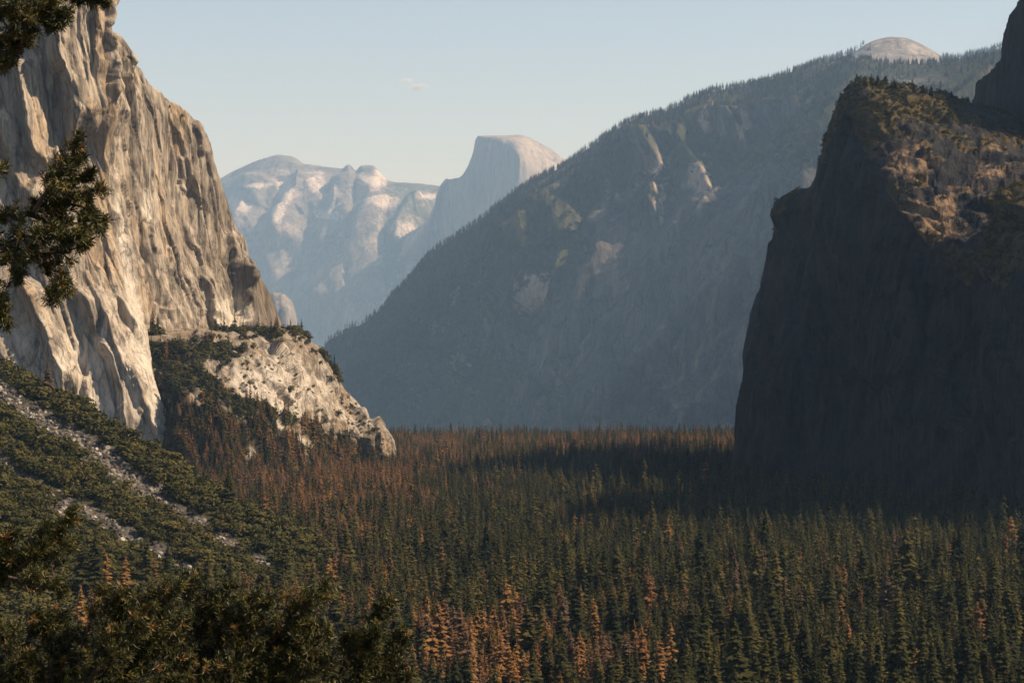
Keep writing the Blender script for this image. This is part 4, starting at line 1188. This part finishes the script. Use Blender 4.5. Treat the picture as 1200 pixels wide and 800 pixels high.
def pine(label, foot, trunk_pts, r_tr, branches, Dm):
    """branches: list of (list of stems, twig length px, density); every stem a pixel path with its own depth"""
    foot = np.array(foot)
    root = link(bpy.data.objects.new('pine_tree', None)); root.location = foot
    tag(root, label, 'tree')
    V, T = [], []
    tube(V, T, np.array(trunk_pts) - foot, r_tr, r_tr * 0.35, 8)
    link(bpy.data.objects.new('trunk', mesh_np('trunk', V, T, M['bark'])), root)
    u = Dm / F                                    # metres per pixel at this depth
    for stems, tl, dn in branches:
        V, T, tv, tt, tone = [], [], [], [], []
        NV = 0
        for st in stems:
            dep = np.cumsum(RNG.normal(0, 0.25, len(st))) + RNG.normal(0, 0.5)
            c = np.array([at(x, y, Dm + e) for (x, y), e in zip(st, dep)])
            c = _interp(c, [max(4, int(np.hypot(*(np.array(st[k + 1]) - st[k])) / 5)) for k in range(len(st) - 1)])
            tube(V, T, c - foot, 0.07 * len(c) / 40 + 0.015, 0.010)
            nl = len(c)
            for k in range(int(nl * 0.18), nl):
                t = k / nl
                d = c[min(k + 1, nl - 1)] - c[max(k - 1, 0)]; d /= np.linalg.norm(d) + 1e-9
                for _ in range(RNG.poisson(dn)):
                    side = RNG.normal(0, 1, 3); side -= d * (side @ d); side /= np.linalg.norm(side) + 1e-9
                    dd = d * RNG.uniform(0.25, 0.9) + side * RNG.uniform(0.5, 1.0) + np.array([0.05, 0, 0.22]); dd /= np.linalg.norm(dd)
                    L = tl * u * RNG.uniform(0.35, 1.05) * (1.0 - 0.62 * t ** 3)
                    e = c[k] + dd * L + np.array([0, 0, 0.1 * L])
                    mid = c[k] + dd * L * 0.5
                    tube(V, T, np.array([c[k], mid, e]) - foot, 0.012, 0.005, 3)
                    for s_, ax in ((e, dd), (mid + RNG.normal(0, .03, 3), dd + RNG.normal(0, .4, 3)), (c[k] + dd * L * 0.78 + RNG.normal(0, .05, 3), dd + RNG.normal(0, .5, 3))):
                        tv.append(s_); tt.append(ax / (np.linalg.norm(ax) + 1e-9))
            tv.append(c[-1]); tt.append(d)
        br = link(bpy.data.objects.new('branch', mesh_np('branch', V, T, M['bark'])), root)
        C = np.array(tv); A = np.array(tt); nt_ = len(C); kn = 30
        dirs = A[:, None] * 0.6 + RNG.normal(0, 0.62, (nt_, kn, 3)); dirs /= np.linalg.norm(dirs, axis=-1, keepdims=True)
        ln = RNG.uniform(0.09, 0.18, (nt_, kn, 1))
        b0 = C[:, None] - A[:, None] * RNG.uniform(0, 0.09, (nt_, kn, 1))
        tip_ = b0 + dirs * ln
        sd = np.cross(dirs, RNG.normal(0, 1, (nt_, kn, 3))); sd /= np.linalg.norm(sd, axis=-1, keepdims=True)
        w2 = 0.0115
        Vn = np.stack([b0 - sd * w2, b0 + dirs * ln * 0.6 + sd * w2, tip_], 2).reshape(-1, 3) - foot
        Tn = np.arange(len(Vn)).reshape(-1, 3)
        tone = np.repeat(np.clip(RNG.beta(2, 3, nt_) + 0.5 * (RNG.random(nt_) < 0.04), 0, 1), kn * 3)
        link(bpy.data.objects.new('foliage', mesh_np('foliage', Vn, Tn, M['needles'], {'tone': tone}, smooth=False)), br)
    return root

DA = 45.0
tx = (-75 - CX) / F * DA
pine('tall pine at the left edge reaching three needle branches into the view', (tx, DA, ground(tx, DA)),
     [(tx, DA, ground(tx, DA) - 0.3), (tx, DA, -3), (tx + 0.1, DA, 3), (tx + 0.2, DA, 9)], 0.34, [
    ([[(-75, -30), (-30, -5), (0, 20), (14, 45), (8, 76)], [(-75, -30), (-20, -12), (20, 4), (55, 8), (78, 22)], [(-30, -20), (20, -8), (70, -4), (120, 2)],
      [(40, 6), (58, 14), (64, 28)], [(0, 10), (22, 24), (32, 44)], [(-40, 0), (-20, 30), (0, 60), (2, 78)], [(-30, 0), (10, 12), (40, 20), (52, 12)]], 24, 2.1),
    ([[(-75, 300), (-30, 275), (0, 258), (40, 248), (78, 236), (116, 222)], [(40, 248), (60, 216), (80, 190), (93, 166)], [(30, 250), (70, 262), (100, 262), (112, 256)], [(-40, 290), (0, 288), (38, 298), (64, 318), (80, 344)],
      [(-60, 300), (-20, 320), (-2, 350), (4, 376)], [(75, 238), (100, 244), (118, 266)], [(38, 296), (70, 296), (100, 286)], [(-40, 230), (-10, 214), (6, 202)], [(10, 256), (30, 275), (60, 280), (90, 275)], [(50, 240), (85, 210), (108, 205)], [(60, 312), (70, 330), (62, 348)], [(0, 290), (20, 310), (25, 330)]], 24, 2.1),
    ([[(-75, 730), (-30, 705), (0, 682), (40, 652), (70, 626), (85, 602)], [(40, 652), (64, 650), (92, 636)], [(10, 676), (45, 684), (72, 694)], [(-20, 696), (4, 650), (18, 628)], [(30, 660), (50, 632), (56, 622)], [(-30, 690), (-10, 660), (0, 640)]], 24, 2.1)], DA)
def low_pine(label, px, D, top, stems, tl=44, dn=3.0):
    x = (px - CX) / F * D
    z = (HY - top) / F * D
    pine(label, (x, D, ground(x, D)), [(x, D, ground(x, D) - 0.3), (x, D, 0.5 * (ground(x, D) + z)), (x, D, z)], 0.2, [([s_], tl, dn) for s_ in stems], D)
low_pine('dark green pine top at the bottom left corner', 60, 50.0, 770, [
    [(60, 860), (120, 775), (168, 720), (200, 690)], [(58, 860), (92, 765), (112, 715), (124, 696)], [(55, 860), (58, 790), (62, 745), (70, 722)], [(50, 860), (10, 780), (4, 735)],
    [(60, 860), (150, 795), (192, 752), (216, 728)], [(60, 860), (150, 825), (205, 800)], [(50, 860), (40, 800), (30, 775)], [(60, 860), (100, 800), (150, 740), (160, 705)], [(55, 860), (0, 820), (-20, 790)], [(55, 860), (20, 770), (40, 740), (48, 730)], [(62, 860), (110, 830), (160, 770)], [(62, 860), (130, 760), (146, 700)], [(60, 860), (90, 810), (84, 740)], [(60, 860), (130, 800), (180, 730), (186, 708)]])
low_pine('dark green pine with a long pointed shoot at the bottom, left of centre', 260, 52.0, 780, [
    [(250, 860), (300, 775), (342, 726), (381, 687)], [(260, 860), (330, 792), (368, 760), (386, 744)], [(255, 860), (282, 765), (300, 720), (318, 698)], [(250, 860), (254, 765), (262, 715), (272, 692)], [(245, 860), (232, 755), (226, 705), (226, 684)],
    [(260, 860), (320, 815), (355, 792), (384, 776)], [(265, 860), (340, 830), (390, 806)], [(245, 860), (210, 790), (196, 745), (190, 712)], [(250, 860), (230, 800), (205, 770)], [(255, 860), (290, 760), (292, 706)], [(255, 860), (330, 800), (362, 730)], [(250, 860), (262, 790), (240, 730)], [(255, 860), (300, 800), (335, 750), (345, 716)], [(250, 860), (270, 800), (275, 740), (246, 702)]])
low_pine('small dark pine tip standing right of the pointed shoot', 415, 54.0, 790, [
    [(412, 860), (420, 790), (436, 745), (452, 706)], [(414, 860), (445, 800), (464, 764), (470, 742)], [(412, 860), (448, 818), (476, 792)], [(410, 860), (396, 805), (402, 766), (412, 748)], [(412, 860), (428, 778), (438, 742)], [(412, 860), (400, 820), (384, 800)]], 32, 3.2)

# ------------------------------------------------------------------ a bird and a scrap of cloud
Bp = at(691, 377, 700)
V = [(0, -.55, 0), (-.10, -.15, .06), (.10, -.15, .06), (0, -.1, -.12), (0, .35, .02), (-.12, .62, .02), (.12, .62, .02), (-.5, .05, .20), (-1.0, .16, .14), (-.45, .2, .19), (.5, .05, .20), (1.0, .16, .14), (.45, .2, .19)]
T = [(0, 1, 3), (0, 3, 2), (0, 2, 1), (1, 4, 3), (2, 3, 4), (1, 2, 4), (4, 5, 6), (1, 7, 9), (1, 9, 4), (7, 8, 9), (2, 12, 10), (2, 4, 12), (10, 12, 11)]
m, n, l, b = new_mat('dark_feathers'); b.inputs["Base Color"].default_value = (0.02, 0.018, 0.016, 1)
o = link(bpy.data.objects.new('bird', mesh_np('bird', np.array(V) * 0.55, T, m, smooth=False))); o.location = Bp; o.rotation_euler = (0.1, 0.3, 0.5)
tag(o, 'tiny dark bird flying in front of the hazy valley wall', 'bird')

m, n, l, b = new_mat('cloud')
n.remove(b)
pv = n.new("ShaderNodeVolumePrincipled")
tc = n.new("ShaderNodeTexCoord")
no = _noise(n, l, tc.outputs["Object"], 2.2, 4, 0.6)
ln_ = n.new("ShaderNodeVectorMath"); ln_.operation = 'LENGTH'; l.new(tc.outputs["Object"], ln_.inputs[0])
df = _math(n, l, 'MULTIPLY', _ramp(n, l, _math(n, l, 'ADD', _math(n, l, 'SUBTRACT', 1.0, ln_.outputs["Value"]), _math(n, l, 'MULTIPLY', _math(n, l, 'SUBTRACT', no, 0.5), 1.4)), [(0.25, 0.0), (0.8, 1.0)]), 0.003)
l.new(df, pv.inputs["Density"])
pv.inputs["Color"].default_value = (1, 1, 1, 1); pv.inputs["Anisotropy"].default_value = 0.1
l.new(pv.outputs[0], n["Material Output"].inputs["Volume"])
import bmesh
bm = bmesh.new(); bmesh.ops.create_icosphere(bm, subdivisions=3, radius=1.0)
cme = bpy.data.meshes.new('cloud'); bm.to_mesh(cme); bm.free(); cme.materials.append(m)
for (cx_, cyy, wx, hx), lab in (((476, 94.5, 11, 4), 'small upper wisp of white cloud in the clear sky'), ((490, 102, 17, 6), 'larger lower wisp of white cloud in the clear sky')):
    Dk = 98000.0
    o = link(bpy.data.objects.new('cloud', cme)); o.location = at(cx_, cyy, Dk); o.scale = (wx * Dk / F, 650, hx * Dk / F)
    tag(o, lab, 'cloud', None)


# ------------------------------------------------------------------ air
hm = bpy.data.materials.new('haze')
hm.use_nodes = True
hn = hm.node_tree.nodes
hn.remove(hn["Principled BSDF"])
pv = hn.new("ShaderNodeVolumePrincipled")
pv.inputs["Color"].default_value = (0.43, 0.69, 1.0, 1)
pv.inputs["Absorption Color"].default_value = (1, 1, 1, 1)
pv.inputs["Density"].default_value = HAZE
pv.inputs["Anisotropy"].default_value = 0.2
hm.node_tree.links.new(pv.outputs[0], hn["Material Output"].inputs["Volume"])
bx0, bx1, by0, by1, bz0, bz1 = -30500, 30500, -8500, 90500, FLOOR - 490, 6100
V = [(x, y, z) for x in (bx0, bx1) for y in (by0, by1) for z in (bz0, bz1)]
Fc = [(0, 1, 3, 2), (4, 6, 7, 5), (0, 4, 5, 1), (2, 3, 7, 6), (0, 2, 6, 4), (1, 5, 7, 3)]
hz = link(bpy.data.objects.new('haze', mesh_np('haze', V, Fc, hm, smooth=False)))
tag(hz, 'pale blue haze filling the valley air', 'haze', None, 'stuff')
